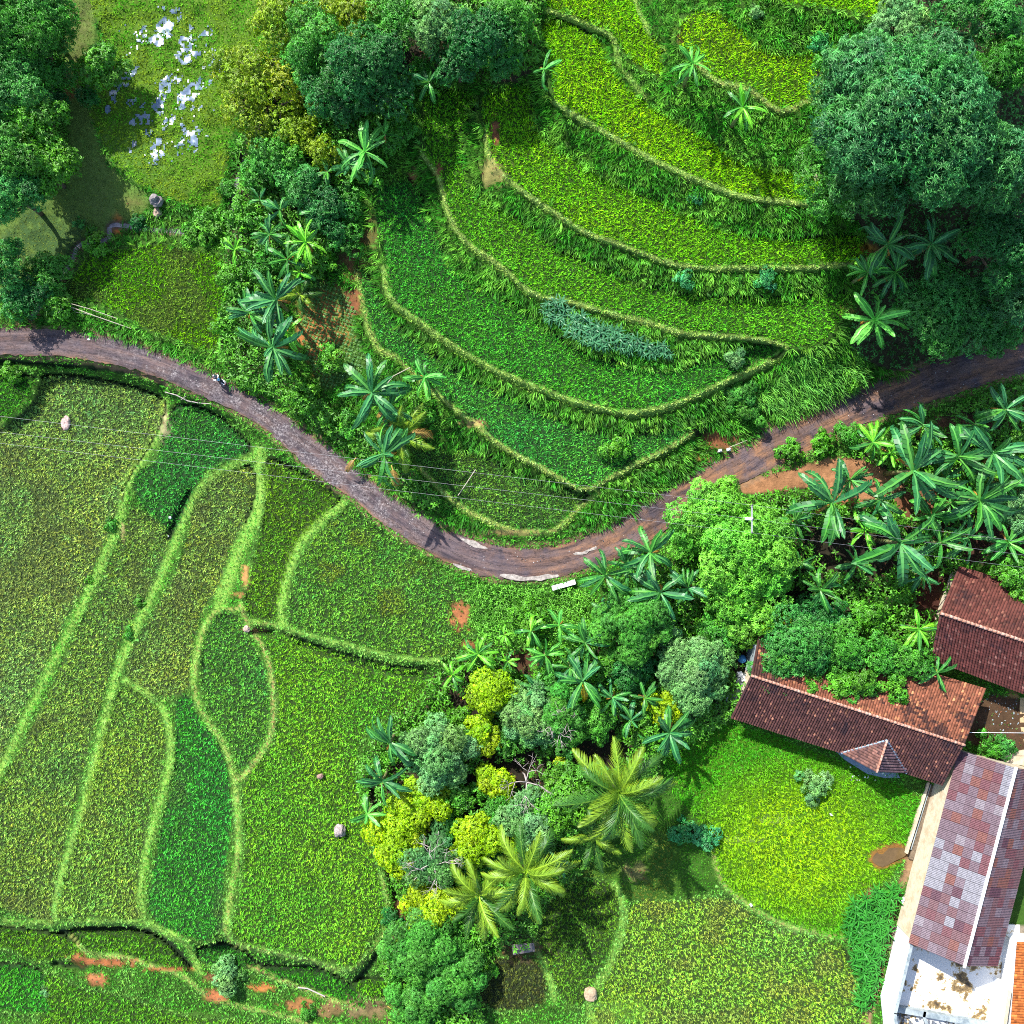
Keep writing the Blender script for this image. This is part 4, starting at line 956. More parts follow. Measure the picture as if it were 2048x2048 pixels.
 (1700,868,26,'mid',"low hedge bush on the lower road verge, right part","hedge on the lower road verge",dict(h=.3,cat='hedge')),
 (1623,1573,32,'sage',"pale grey green shrub alone in the meadow near the long house",None,dict(h=.2,T=.9,cat='shrub',name='shrub',sparse=.8)),
 (1372,1662,30,'teal',"blue green shrub left of the meadow, beside the palm, left half",None,dict(h=.3,T=.9,cat='shrub',name='shrub')),
 (1415,1678,28,'teal',"blue green shrub left of the meadow, right half",None,dict(h=.3,T=.9,cat='shrub',name='shrub')),
 (452,1958,34,'sage',"round-leaved blue grey shrub at the edge of the lower rice steps",None,dict(h=.4,T=1,cat='shrub',name='shrub')),
 (258,1270,12,'mid',"tiny dark bush on the second pale bund, lower one",None,dict(h=.1)),
 (278,1203,12,'leafy',"tiny bright bush on the second pale bund, upper one",None,dict(h=.1)),
 (225,1052,14,'mid',"small bush on the first pale bund beside the sandy track",None,dict(h=.1)),
 (178,1160,9,'leafy',"tiny bush on the first pale bund below the sandy track",None,dict(h=.1)),
 (20,745,22,'leafy',"bright bush at the left edge on the verge below the road",None,dict(h=.2)),
 (1950,1395,16,'leafy',"bright twiggy bush beside the wet yard under the red roof",None,dict(h=.8)),
 (1975,1490,26,'mid',"green shrub between the wet yard and the patchwork roof",None,dict(h=.2)),
 (2015,1500,24,'dark',"darker shrub beside the pale alley at the right edge",None,dict(h=.2)),
 (1020,1480,34,'mid',"mid green bush between the grey green rounded tree and the bare grey twigs",C_,dict(h=1.2)),
 (925,1440,30,'leafy',"leafy bush left of the second yellow bush, over the dark earth",C_,dict(h=.8)),
 (905,1655,30,'feather',"small feathery bush between the middle yellow bushes",C_,dict(h=1.4)),
 (990,1625,34,'mid',"mid green bush right of the middle yellow bush",C_,dict(h=1.4)),
 (1000,1720,30,'blue',"dark bush just above the middle coconut palm",C_,dict(h=1)),
 (925,1760,28,'leafy',"leafy bush left of the smaller coconut palm's crown",C_,dict(h=1)),
 (1190,1440,40,'mid',"mid green tree directly above the tallest palm",C_,dict(h=1.8)),
 (1215,1330,38,'leafy',"leafy tree left of the dark tree under the whorled one",C_,dict(h=1.8)),
 (1060,1240,34,'leafy',"leafy bush rising from the creeper carpet",C_,dict(h=.8)),
 (1300,1465,36,'leafy',"leafy bush at the shaded top corner of the lawn",C_,dict(h=1)),
 (1430,1270,38,'mid',"mid green tree between the grey green tree and the bright pole trees",C_,dict(h=2)),
 (1330,1275,36,'sage',"grey green bush right of the whorled tree",C_,dict(h=2)),
 (1170,1560,34,'dark',"dark bush behind the tallest palm's left fronds",C_,dict(h=1.6)),
 (640,520,30,'leafy',"bright bush between the bright banana fan and the terraces","belt left of the terraces",dict(h=1)),
 (700,400,32,'mid',"green bush at the upper left corner of the third terrace","belt left of the terraces",dict(h=1)),
 (740,345,26,'leafy',"bright bush right of the pale fanned banana","belt left of the terraces",dict(h=.8)),
 (660,720,30,'leafy',"leafy bush at the lower end of the vegetable plot","belt left of the terraces",dict(h=.8)),
 (700,855,28,'mid',"bush behind the lowest roadside banana","belt left of the terraces",dict(h=1)),
 (530,520,32,'mid',"bush behind the tall blue green banana","belt left of the terraces",dict(h=1.4)),
 (840,820,30,'leafy',"leafy bush right of the yellowing palm","belt left of the terraces",dict(h=.6)),
 (1700,800-40,26,'leafy',"leafy bush beside the elephant grass over the road","roadside shrubs",dict(h=.5)),
 (90,1985,12,'sage',"pale small bush in the bright grass at the bottom left",None,dict(h=.1)),
 (612,2025,18,'mid',"small dark green bush in the bare earth at the bottom",None,dict(h=.2)),
]
for (u, v, rp, sty, lab, grp, op) in TREES:
    op = dict(op)
    if op.get('bark') == 'pale': op['bark'] = M_PALEBARK
    tree(u, v, rp, sty, lab, group=grp, **op)

# understorey that nobody could count
def cover(name, mask, step, style, size, h, label, cat, seed):
    u, v = cells(mask, step, .5, seed=seed); r = np.random.default_rng(seed)
    P = gp(u, v, h * r.uniform(.35, 1, len(u)) * (1 if h < 1.3 else .25 + 1.3 * vnoise(u, v, 24, seed + 9))); c0, _, k, _, asp, _, _ = STY[style]
    ax = np.stack([r.normal(0, .4, len(u)), r.normal(0, .4, len(u)), np.ones(len(u))], -1)
    w = vnoise(u, v, 35, seed)[:, None]
    v_, f, c = sprigs(P, ax, lin(c0) * LEAFK * (.55 + .8 * w) * (1 + r.normal(0, .15, (len(u), 1))), size, 4, r, asp)
    obj(name, np_mesh(name, v_, f, M_LEAF, col=c), label=label, cat=cat, kind="stuff")
wz = lambda z, p: (lambda X, Y: zone(z)(X, Y) & (vnoise(X, Y, 30, 88) > p))
cover("undergrowth", wz('wood', .08), 6.4, 'leafy', .40, 2.0, "leafy undergrowth on the woodland floor right of the marsh", "undergrowth", 51)
cover("undergrowth", wz('grove', .10), 6.0, 'leafy', .40, 2.2, "leafy undergrowth on the floor of the grove south of the road", "undergrowth", 52)
cover("undergrowth", wz('woodne', .2), 10, 'dark', .34, .8, "dark undergrowth beneath the big trees in the top right", "undergrowth", 53)
cover("bushy_cover", zone('bushy'), 5.0, 'bright', .26, .7, "dense bright creeper carpet below the road bend", "ground cover", 54)
cover("verge_weeds", lambda X, Y: wildm(X, Y) & (at(rd, X, Y) < 75) & (vnoise(X, Y, 22, 89) > .6), 8, 'leafy', .2, .3, "leafy weeds scattered along both road verges", "weeds", 55)
cover("bank_weeds", lambda X, Y: wildm(X, Y) & (vnoise(X, Y, 26, 90) > .76), 9, 'leafy', .2, .4, "broad-leaved weeds mixed into the banks", "weeds", 56)
# vegetable plot: small seedlings in rows on orange soil
u, v = cells(lambda X, Y: at(ZM['veg'], X, Y), 7.5, .12, seed=57, rot=.35); r = np.random.default_rng(57)
ax = np.stack([0 * u, 0 * u, 1 + 0 * u], -1)
v_, f, c = sprigs(gp(u, v, .08), ax, tint((95, 150, 60), len(u), r), .20, 6, r, .6)
obj("vegetable_seedlings", np_mesh("vegetable_seedlings", v_, f, M_LEAF, col=c), label="rows of small seedlings on the orange soil plot behind the bananas", cat="vegetables", kind="stuff")
# dead vegetable litter on bare earth
u, v = cells(lambda X, Y: (at(PM, X, Y) > .4) & ~at(ROADM, X, Y) & ~at(po, X, Y), 8, .5, seed=58); r = np.random.default_rng(58)
k = r.random(len(u)) < .5; u, v = u[k], v[k]
v_, f, c = sprigs(gp(u, v, .04), np.stack([r.normal(0, .3, len(u)), r.normal(0, .3, len(u)), 1 + 0 * u], -1), np.where(r.random((len(u), 1)) < .5, lin((150, 95, 60)), lin((95, 120, 45))) * .7, .12, 3, r, .8)
obj("clods_and_weeds", np_mesh("clods_and_weeds", v_, f, M_LEAF, col=c), label="clods and sparse weeds on the bare orange earth", cat="weeds", kind="stuff")

# ------------------------------------------------------------------ bananas
def banana_leaf(L, W, col, r, droop=1., n=11, ragged=.5):
    s = np.linspace(0, 1, n + 1)
    # midrib curve: rises then arches over
    ang = .15 - droop * 1.25 * s ** 1.5
    dx = np.cos(ang) * L / n; dz = np.sin(ang) * L / n
    x = np.concatenate([[0], np.cumsum(dx[1:])]); z = np.concatenate([[0], np.cumsum(dz[1:])])
    y = np.cumsum(r.normal(0, .012 * L, n + 1)) * s
    w = W * np.clip(np.sin(np.pi * np.clip((s - .08) / .92, 0, 1) ** .78), 0, 1) ** .42
    V_, F_, C_ = [], [], []
    for sd in (-1, 1):
        vee = .30 + .1 * r.normal()
        for i in range(1, n):
            g = r.uniform(0, .16) * ragged if i % 2 else .0
            tear = r.normal(0, .16) * ragged
            a0, a1 = i, i + 1
            p0 = np.array([x[a0], y[a0], z[a0]]); p1 = np.array([x[a1], y[a1], z[a1]])
            sw = .10 * L / n * 4
            q0 = p0 + np.array([sw + g * L / n, sd * w[a0] * math.cos(vee), w[a0] * (math.sin(vee) - .25 - .5 * min(1, droop)) + tear * w[a0]])
            q1 = p1 + np.array([sw * .9 - g * L / n, sd * w[a1] * math.cos(vee), w[a1] * (math.sin(vee) - .25 - .5 * min(1, droop)) + tear * w[a1] * .8])
            k = len(V_); V_ += [p0, p1, q1, q0]; F_.append([k, k + 1, k + 2, k + 3] if sd < 0 else [k, k + 3, k + 2, k + 1])
            t = 1 + r.normal(0, .14); C_ += [col * t * 1.05, col * t * 1.05, col * t * .95, col * t * .95]
    rib = np.clip(col * 1.7 + np.array([.05, .08, .01]), 0, 1); rw = .032 * (L / 3) + .008
    for i in range(n):
        k = len(V_); a = rw * (1.5 - s[i]); b = rw * (1.5 - s[i + 1])
        V_ += [np.array([x[i], y[i] - a, z[i] + .02]), np.array([x[i + 1], y[i + 1] - b, z[i + 1] + .02]), np.array([x[i + 1], y[i + 1] + b, z[i + 1] + .02]), np.array([x[i], y[i] + a, z[i] + .02])]
        F_.append([k, k + 1, k + 2, k + 3]); C_ += [rib] * 4
    return np_mesh("banana_leaf", np.array(V_), np.array(F_), M_BANANA, col=np.array(C_))

BCOL = {'blue': (56, 128, 70), 'mid': (64, 140, 56), 'bright': (115, 200, 50), 'pale': (100, 190, 75)}
LIB = {}
for kd, c in BCOL.items():
    for j in range(5):
        r = np.random.default_rng(900 + j * 7 + len(kd))
        LIB[kd, j] = [banana_leaf(1., .092, lin(c) * LEAFK * r.uniform(.85, 1.15) * np.array([r.uniform(.85, 1.15), 1, r.uniform(.8, 1.2)]), r, dr, ragged=rg) for dr, rg in ((.5, .5), (.95, 1.0), (1.4, 1.9))]
r = np.random.default_rng(77)
DRY = banana_leaf(1., .07, lin((150, 105, 45)) * .8, r, 1.5, 7, 1.5)
YEL = banana_leaf(1., .12, lin((225, 190, 30)) * .7, r, 1.0, 9, .8)
def banana(u, v, rp, kd, label, h=None, n=None, group="banana plants", a0=None, dry=2, yellow=0):
    r = np.random.default_rng(int(u * 3 + v * 11))
    R = rp / S; h = h if h is not None else 1.2 + R * 1.05; n = n or (int(r.integers(12, 16)) if R > 2 else int(r.integers(7, 11)))
    z = float(zt(u, v)); p = wp(u, v, z + h); R *= (H - z - h) / H
    e = bpy.data.objects.new("banana_plant", None); COL.objects.link(e); e.location = (p[0], p[1], z)
    e["label"] = label; e["category"] = "banana plant"; e["group"] = group
    mb = MB(); w = .07 + .028 * R
    mb.tube([(0, 0, -.3), (.03, .02, h * .5), (0, 0, h), (0, 0, h + .25)], [w * 1.3, w, w * .75, w * .25], 8)
    obj("stem", mb.mesh("stem", M_STEM, True), e)
    a = a0 if a0 is not None else r.uniform(0, 6.28)
    for i in range(n):
        t = i / max(1, n - 1)          # 0 oldest .. 1 youngest
        el = math.radians(6 + 42 * t ** 1.3 + r.uniform(-5, 6)); L = R * (1.12 - .22 * t) * r.uniform(.88, 1.1)
        if i == n - 1 and R > 1.6: el = math.radians(68); L *= .8
        me = LIB[kd if r.random() < .72 else ('mid' if kd != 'mid' else 'blue'), int(r.integers(5))][2 if t < .3 else (1 if t < .75 else 0)]
        o = obj("leaf", me, e); o.location = (0, 0, h + .12 * t); o.rotation_euler = (r.normal(0, .38), -el, a + i * 2.399 + r.normal(0, .55))
        o.scale = (L, L * r.uniform(.85, 1.2) * (1.15 if R < 2 else 1), L)
    for i in range(dry):
        o = obj("leaf", DRY, e); o["label"] = "dry brown hanging leaf"; o.location = (0, 0, h - .15); o.rotation_euler = (0, r.uniform(.2, .6), r.uniform(0, 6.28)); L = R * .6; o.scale = (L, L, L)
    for i in range(yellow):
        o = obj("leaf", YEL, e); o["label"] = "yellow dying leaf"; o.location = (0, 0, h); o.rotation_euler = (0, .1, -1.4 + i * 2.5); o.scale = (R * .9,) * 3
    return e
BAN = [
 (545,695,78,'blue',"tall banana beside the motorbike, its leaves reaching the road",6.2),
 (552,600,76,'blue',"tall blue green banana above the motorbike, touching the rounded paddy"),
 (500,625,50,'blue',"banana half hidden left of the tall blue green one, near the rounded paddy"),
 (575,668,46,'bright',"bright young banana standing in front of the tall roadside banana"),
 (612,485,52,'bright',"bright banana fan above the coconut seedling, left of the terraces"),
 (575,520,46,'mid',"banana between the bright fan and the tall blue green one"),
 (540,470,42,'mid',"shorter banana right of the stream, above the rounded paddy's corner"),
 (560,420,40,'mid',"banana among the bushes right of the stream bend"),
 (520,400,34,'mid',"small banana closest to the stream bend"),
 (730,305,62,'pale',"pale fanned banana at the head of the terraces, left of the third one"),
 (770,270,36,'pale',"small pale banana just above the fanned one"),
 (700,330,42,'mid',"banana at the lower left of the pale fanned one"),
 (880,82,46,'mid',"banana in the middle of the top woodland"),
 (858,165,40,'mid',"banana below the middle one at the woodland's lower edge"),
 (1015,108,30,'bright',"paddle-leaved young banana hanging in the woodland's shade"),
 (1088,140,40,'pale',"banana at the left corner of the sixth terrace"),
 (635,425,38,'mid',"banana right of the column of three trees"),
 (745,785,80,'blue',"tall dark banana left of the yellowing palm, above the road",6.6),
 (778,815,60,'blue',"second tall banana directly under the yellowing palm"),
 (768,908,72,'blue',"lowest roadside banana casting its shadow on the road",6.6),
 (850,745+10,46,'pale',"banana leaning right over the grass beside the yellowing palm"),
 (1385,128,52,'pale',"left banana on the grassy mound under the top rice rows"),
 (1485,215,50,'bright',"right banana on the grassy mound under the top rice rows"),
 (1775,490,66,'blue',"banana with leaf fan directly under the largest dark tree"),
 (1862,490,66,'blue',"dark-leaved banana right of the fan under the largest tree"),
 (1735,545,50,'pale',"banana touching the right end of the fifth terrace"),
 (1790,545,52,'mid',"banana behind the terrace-end one"),
 (1748,640,70,'pale',"big pale banana at the right end of the fourth terrace, above the road"),
 (1835,620,36,'blue',"shaded banana between the pale one and the overhanging dark tree"),
 (1940,70,60,'blue',"dark banana in the gap at the top of the largest tree",),
 (2035,70,50,'blue',"banana leaves at the top right edge"),
 (1663,1005,90,'blue',"big banana left in the large clump, right of the pole tree"),
 (1825,942,104,'blue',"largest banana of the clump with long ribbed leaves"),
 (1917,913,78,'mid',"banana above the clump's middle with brown stem hearts"),
 (1984,906,84,'blue',"banana right of the brown-hearted one, near the right edge"),
 (1958,1000,84,'mid',"banana in the right half of the clump, above the wires"),
 (1800,1085,98,'blue',"big banana crossed by the power wires, lowest of the large ones"),
 (1880,1085,66,'mid',"banana right of the wire-crossed one"),
 (1745,885,46,'bright',"short bright banana on the clump's upper left rim"),
 (1845,850,56,'mid',"banana on the clump's upper rim below the road shade"),
 (2010,820,60,'blue',"banana at the right edge below the red dirt"),
 (2040,935,52,'mid',"banana cut by the right edge beside the silvery tree"),
 (1900,1005,52,'mid',"banana squeezed in the middle of the clump"),
 (1730,1060,44,'bright',"short bright banana left of the wire-crossed one"),
 (2015,1085,56,'pale',"banana hanging a long leaf over the red roof at the right"),
 (1640,1180,52,'mid',"shaded banana above the trees behind the long house"),
 (1590,1040,44,'mid',"banana between the pole tree and the big clump"),
 (1836,1258,48,'bright',"bright young banana at the red roof's left corner"),
 (1873,1345,44,'mid',"small banana beside the long house's far roof end"),
 (1210,1150,60,'mid',"banana at the road bend with leaves over the asphalt"),
 (1300,1105,68,'mid',"tall banana right of the road-bend one, below the road"),
 (1252,1130,46,'mid',"banana between the two road-bend bananas"),
 (1320,1185,70,'blue',"banana between the whorled tree and the pole tree"),
 (1375,1175,48,'blue',"banana at the left foot of the bright pole trees"),
 (1170,1285,52,'mid',"ragged banana left of the whorled tree"),
 (1090,1310,44,'pale',"pale banana above the feathery middle tree"),
 (1165,1362,62,'blue',"banana under the whorled tree with one yellow leaf"),
 (955,1308,44,'bright',"small bright banana at the dark pit below the creeper carpet"),
 (905,1350,34,'bright',"little banana left of the topmost yellow bush"),
 (1008,1270,22,'bright',"tiny banana shoot at the edge of the creeper carpet"),
 (1015,1322,26,'bright',"tiny banana right of the small bright one"),
 (780,1485,66,'blue',"banana with silvery leaves left of the sage tree, over the big paddy"),
 (765,1562,58,'blue',"banana below the silvery one at the big paddy's edge"),
 (735,1628,40,'pale',"small pale banana at the big paddy's edge above the yellow bushes"),
 (1338,1465,62,'blue',"low banana at the shadowed lawn's top corner"),
 (1262,1440,40,'blue',"shaded banana behind the tall palm"),
 (1120,1720,34,'blue',"shaded banana below the pair of round trees"),
 (1700,960,50,'mid',"smaller banana between the two left-most big ones of the large clump"),
 (1760,1000,52,'blue',"banana tucked between the big left one and the largest one"),
 (1862,1030,50,'pale',"pale banana just above the wires, in the centre of the clump"),
 (1935,1075,54,'blue',"banana just below the wires at the right, near the red roof"),
 (1712,1128,44,'mid',"banana at the lower left of the wire-crossed one"),
 (1890,955,46,'mid',"banana between the largest and the brown-hearted one"),
 (2005,965,50,'pale',"pale banana left of the silvery spiky tree"),
 (1950,850,46,'mid',"banana below the roadside shade, above the right half of the clump"),
 (1780,905,42,'bright',"bright banana directly above the largest one"),
 (1845,1150,42,'blue',"shaded banana at the red roof's upper left corner"),
 (1600,1125,38,'mid',"small shaded banana at the right foot of the bright pole trees"),
 (1062,1262,38,'bright',"bright banana on the right rim of the dark pit"),
 (1118,1250,40,'pale',"pale banana right of the creeper carpet"),
 (1140,1335,42,'mid',"banana between the ragged one and the yellow-leaved one"),
 (1072,1375,36,'mid',"small banana right of the topmost yellow bush"),
 (1215,1225,40,'mid',"banana behind the whorled tree's left side"),
 (1225,1395,42,'blue',"dark banana above the tall palm's crown"),
 (1290,1395,40,'blue',"dark banana left of the low lawn-corner one"),
 (655,345,32,'mid',"small banana left of the pale fanned one"),
 (600,545,34,'bright',"bright little banana above the young palm"),
 (470,500,32,'bright',"bright little banana right of the rounded paddy's upper corner"),
 (845,60,34,'mid',"small banana left of the middle one in the top woodland"),
]
for i, b in enumerate(BAN):
    banana(*b[:5], h=(b[5] if len(b) > 5 else None), dry=1 + (i % 3), yellow=1 if "yellow leaf" in b[4] else 0)

# ------------------------------------------------------------------ coconut palms
def frond_mesh(col, r, droop=1., n=34, curl=0.):
    s = np.linspace(0, 1, 13); ang = .35 - droop * 1.5 * s ** 1.35
    x = np.concatenate([[0], np.cumsum(np.cos(ang[1:]) / 12)]); z = np.concatenate([[0], np.cumsum(np.sin(ang[1:]) / 12)]); y = curl * s ** 2
    V_, F_, C_ = [], [], []
    rib = np.clip(col * 1.5 + [.08, .07, 0], 0, 1)
    for i in range(12):
        k = len(V_); a = .012 * (1.3 - s[i]); b = .012 * (1.3 - s[i + 1])
        V_ += [(x[i], y[i] - a, z[i]), (x[i + 1], y[i + 1] - b, z[i + 1]), (x[i + 1], y[i + 1] + b, z[i + 1]), (x[i], y[i] + a, z[i])]; F_ += [[k, k + 1, k + 2], [k, k + 2, k + 3]]; C_ += [rib] * 4
    for sd in (-1, 1):
        for i in range(n * 2):
            t = .14 + .86 * (i + r.uniform(0, .6)) / (n * 2); px, py, pz = np.interp(t, s, x), np.interp(t, s, y), np.interp(t, s, z)
            l = .24 * math.sin(math.pi * (t * .82 + .16)) ** .7 * r.uniform(.85, 1.1); a = np.interp(t, s, ang)
            f = math.radians(42 + 18 * t + r.normal(0, 5)); dn = .35 + r.normal(0, .12)
            fx = math.cos(a); fz = math.sin(a)
            d = np.array([fx * math.sin(f), sd * math.cos(f), fz * math.sin(f) - dn]); d = d / np.linalg.norm(d) * l
            p = np.array([px, py, pz]); w = np.array([fx, 0, fz]) * .008
            mid = p + d * .55 + np.array([0, 0, .03]) * l * 4
            k = len(V_); V_ += [p - w, p + w, mid + w * 1.1, p + d - np.array([0, 0, .12 * l]), mid - w * 1.1]
            F_ += [[k, k + 1, k + 2], [k, k + 2, k + 4], [k + 4, k + 2, k + 3]]
            c = col * (1 + r.normal(0, .12)); C_ += [c * .9, c * .9, c, c * np.array([1.5, 1.2, .9]), c]
    return np_mesh("frond", np.array(V_), np.array(F_), M_BANANA, col=np.clip(np.array(C_), 0, 1))
r = np.random.default_rng(31)
FR = {'g': [frond_mesh(lin((72, 130, 48)) * .62 * r.uniform(.85, 1.15), r, d, curl=c) for d, c in ((.5, .05), (.9, -.1), (1.2, .12), (1.5, 0), (.75, .15))],
      'y': [frond_mesh(lin((140, 182, 52)) * .72, r, d, curl=c) for d, c in ((.7, .08), (1.1, -.1))],
      'b': [frond_mesh(lin((185, 150, 80)) * .6, r, 1.3)]}
def palm(u, v, rp, h, n, label, mixy=.35, group="coconut palms", brown=0, a0=0.):
    r = np.random.default_rng(int(u + v * 5)); R = rp / S; z = float(zt(u, v)); p = wp(u, v, z + h); R *= (H - z - h) / H
    e = bpy.data.objects.new("coconut_palm", None); COL.objects.link(e); e.location = (p[0] - .8, p[1] + .4, z)
    e["label"] = label; e["category"] = "palm tree"; e["group"] = group
    mb = MB(); mb.tube([(0, 0, -.4), (.15, -.1, h * .4), (.6, -.3, h * .8), (.8, -.4, h)], [.24, .17, .14, .12], 8); obj("trunk", mb.mesh("trunk", M_BARK, True), e)
    for i in range(n):
        t = i / (n - 1); el = math.radians(2 + 58 * t ** 1.4 + r.uniform(-5, 5)); L = R * (1.2 - .15 * t) * r.uniform(.92, 1.08)
        lst = FR['y'] if r.random() < mixy else FR['g']; me = lst[int(r.integers(len(lst)))]
        if i < brown: me = FR['b'][0]
        o = obj("frond", me, e); o.location = (.8, -.4, h + .1 * t); o.rotation_euler = (r.normal(0, .25), -el, a0 + i * 2.399 + r.normal(0, .1)); o.scale = (L, L * .92, L)
        if i < brown: o["label"] = "dying yellow brown frond"
    mb = MB()
    for i in range(6): mb.ball((.8 + .28 * math.cos(i * 1.05), -.4 + .28 * math.sin(i * 1.05), h - .25), .13, 8, 5)
    obj("coconuts", mb.mesh("coconuts", m_plain("green_coconut", (.16, .22, .05), .5, 4), True), e)
palm(1238,1585,112,7.5,19,"tallest coconut palm, casting long frond shadows on the meadow's left side",.45)
palm(1052,1742,96,6.2,17,"middle coconut palm in front of the yellow bushes, with drooping green fronds",.4)
palm(958,1790,82,5.4,13,"smaller coconut palm just left of the middle one",.35)
palm(1185,1672,66,5.0,10,"shaded coconut palm under the tallest one",.1)
palm(800,868,74,4.2,12,"yellowing coconut palm between the roadside bananas",.6,brown=2)
palm(600,590,44,2.4,8,"short young coconut palm beside the tall blue green banana",.5)
palm(815,1875,40,2.6,8,"small palm half buried below the lowest yellow bush",.2)
o = obj("fallen_frond", FR['b'][0], label="fallen brown palm frond lying on the pale track at the bottom edge", cat="palm frond"); o.location = V(775, 2012, float(zt(775, 2012)) + .6); o.scale = (3.4, 3.4, 1.2); o.rotation_euler = (0, 0, -.55)
o = obj("fallen_frond", FR['b'][0], label="yellow brown frond drooping over the road under the roadside banana", cat="palm frond"); o.location = V(712, 915, float(zt(712, 915)) + 1.6); o.scale = (2.4, 2.4, 2); o.rotation_euler = (0, 0, -2.2)
o = obj("fallen_frond", FR['b'][0], label="yellow brown frond hanging beside the lowest roadside banana's shadow", cat="palm frond"); o.location = V(783, 930, float(zt(783, 930)) + 2.6); o.scale = (3., 3., 2.2); o.rotation_euler = (0, .1, -1.35)

# ------------------------------------------------------------------ long-leaved crop plants, one by one
def crop_plant(col, r, L=.75, n=11, W=.075, lean=(.45, 1.15)):
    V_, F_, C_ = [], [], []
    for i in range(n):
        a = i * 2.399 + r.normal(0, .2); th = r.uniform(*lean); l = L * r.uniform(.75, 1.1); ca, sa = math.cos(a), math.sin(a)
        s = np.array([-sa, ca, 0]) * W * .5; pts = []
        for t, ww in ((0, .5), (.35, 1), (.7, .8), (1, 0)):
            q = th + t * .8; pts.append((np.array([ca * math.sin(q), sa * math.sin(q), math.cos(q)]) * l * t + [0, 0, .15 + .05 * i], ww))
        c = col * (1 + r.normal(0, .15)); k = len(V_)
        for p, ww in pts[:3]: V_ += [p - s * ww, p + s * ww]
        V_.append(pts[3][0]); F_ += [[k, k + 1, k + 3], [k, k + 3, k + 2], [k + 2, k + 3, k + 5], [k + 2, k + 5, k + 4], [k + 4, k + 5, k + 6]]; C_ += [c * .8] * 2 + [c] * 4 + [c * 1.2]
    return np_mesh("crop_plant", np.array(V_), np.array(F_), M_BANANA, col=np.clip(np.array(C_), 0, 1))
def patch(poly, step, kd, name, label, cat, group, seed, **kw):
    r = np.random.default_rng(seed); lib = [crop_plant(lin(kd) * LEAFK * r.uniform(.85, 1.15), r, **kw) for _ in range(6)]
    q = closed(poly, 3); u, v = cells(lambda X, Y: poly_mask(q, X, Y), step, .3, seed=seed, rot=.4); P = gp(u, v)
    for i in range(len(u)):
        o = obj(name, lib[int(r.integers(6))], label=label, cat=cat, group=group); o.location = P[i]; o.rotation_euler = (0, 0, r.uniform(0, 6.28)); k = r.uniform(.8, 1.2); o.scale = (k, k, k)
patch([(1775,1768),(1795,1762),(1790,1800),(1770,1860),(1762,1920),(1745,1960),(1738,2012),(1715,2015),(1712,1960),(1700,1910),(1688,1860),(1700,1810),(1730,1785)], 13, (66,160,52),
      "corn_plant", "dark green long-leaved crop plant in the strip beside the brown ditch", "crop plant", "crop strip between the meadow and the ditch", 61, L=1.0, n=15, W=.12)
patch([(1085,600),(1110,600),(1140,620),(1180,640),(1230,665),(1290,680),(1340,700),(1342,712),(1290,712),(1220,700),(1160,680),(1110,650),(1082,625)], 12, (78,145,95),
      "ginger_plant", "blue grey spiky crop plant in the patch between the third and fourth terraces", "crop plant", "blue-leaved crop patch on the terraces", 62, L=.8, n=12, W=.11)
# ------------------------------------------------------------------ tiled roofs and houses
def root(name, u, v, label, cat, group=None, z=None):
    e = bpy.data.objects.new(name, None); COL.objects.link(e); z = float(zt(u, v)) if z is None else z
    e.location = V(u, v, z); e["label"] = label; e["category"] = cat
    if group: e["group"] = group
    return e
def child(name, me, par, **kw):
    """part built in world coordinates under a root that only has a location"""
    o = obj(name, me, par, **kw); off = Vector(par.location) + (Vector(par.parent.location) if par.parent else Vector()); o.location = -Vector(par.location) if par.parent is None else -off
    return o
def tiles(name, A, B, Cc, D, nc, nr, cols, r, amp=.05, step=.035, wob=.04, keep=None, moss=.3):
    """barrel tiles: A-B ridge, D-C eave; nc columns of nr tiles; each tile its own solid strip"""
    A, B, Cc, D = [np.array(x, float) for x in (A, B, Cc, D)]
    nrm = np.cross(B - A, D - A); nrm /= np.linalg.norm(nrm); nrm *= np.sign(nrm[2])
    prof = [(0.0, -.9), (.16, .35), (.5, 1.), (.84, .35), (1.0, -.9)]
    i, j = np.meshgrid(np.arange(nc), np.arange(nr)); i = i.ravel(); j = j.ravel()
    if keep is not None: k = keep((i + .5) / nc, (j + .5) / nr); i, j = i[k], j[k]
    N = len(i); uj = r.normal(0, .06, N)
    sag = lambda s, t: (wob * (vnoise(s * 400 + 31, t * 200 + 7, 60, 5) - .5) * 2)
    vs_ = []
    for e_, lf in ((0, 0.), (1.12, step)):
        for (a, hgt) in prof:
            s = (i + a + uj * .3) / nc; t = (j + e_) / nr
            p = A + (B - A) * (s * (1 - 0))[:, None]; q = D + (Cc - D) * s[:, None]; P = p * (1 - t[:, None]) + q * t[:, None]
            vs_.append(P + nrm * (hgt * amp + lf + sag((i + .5) / nc, t) + .03)[:, None])
    V_ = np.stack(vs_, 1)
    k = np.arange(N)[:, None] * 10
    F_ = np.concatenate([k + [q, q + 1, q + 6, q + 5] for q in range(4)], 1).reshape(-1, 4)
    # weathering of each tile: some fresher, some mossy
    c0, c1, c2 = [lin(c) for c in cols]; w = r.random((N, 1)); big = vnoise(i * 9., j * 12., 90, 12)[:, None]
    c = np.where(w < .10, c1 * r.uniform(.2, .9, (N, 1)) + c0 * .4, c0) * (1 + r.normal(0, .2, (N, 1))); mm = np.clip((big - .5 + r.normal(0, .1, (N, 1))) * 4 * moss * 2, 0, .85); c = c * (1 - mm) + c2 * mm
    C = np.repeat(np.clip(c, .005, 1), 10, 0)
    return np_mesh(name, V_.reshape(-1, 3), F_, M_TILE, col=C)
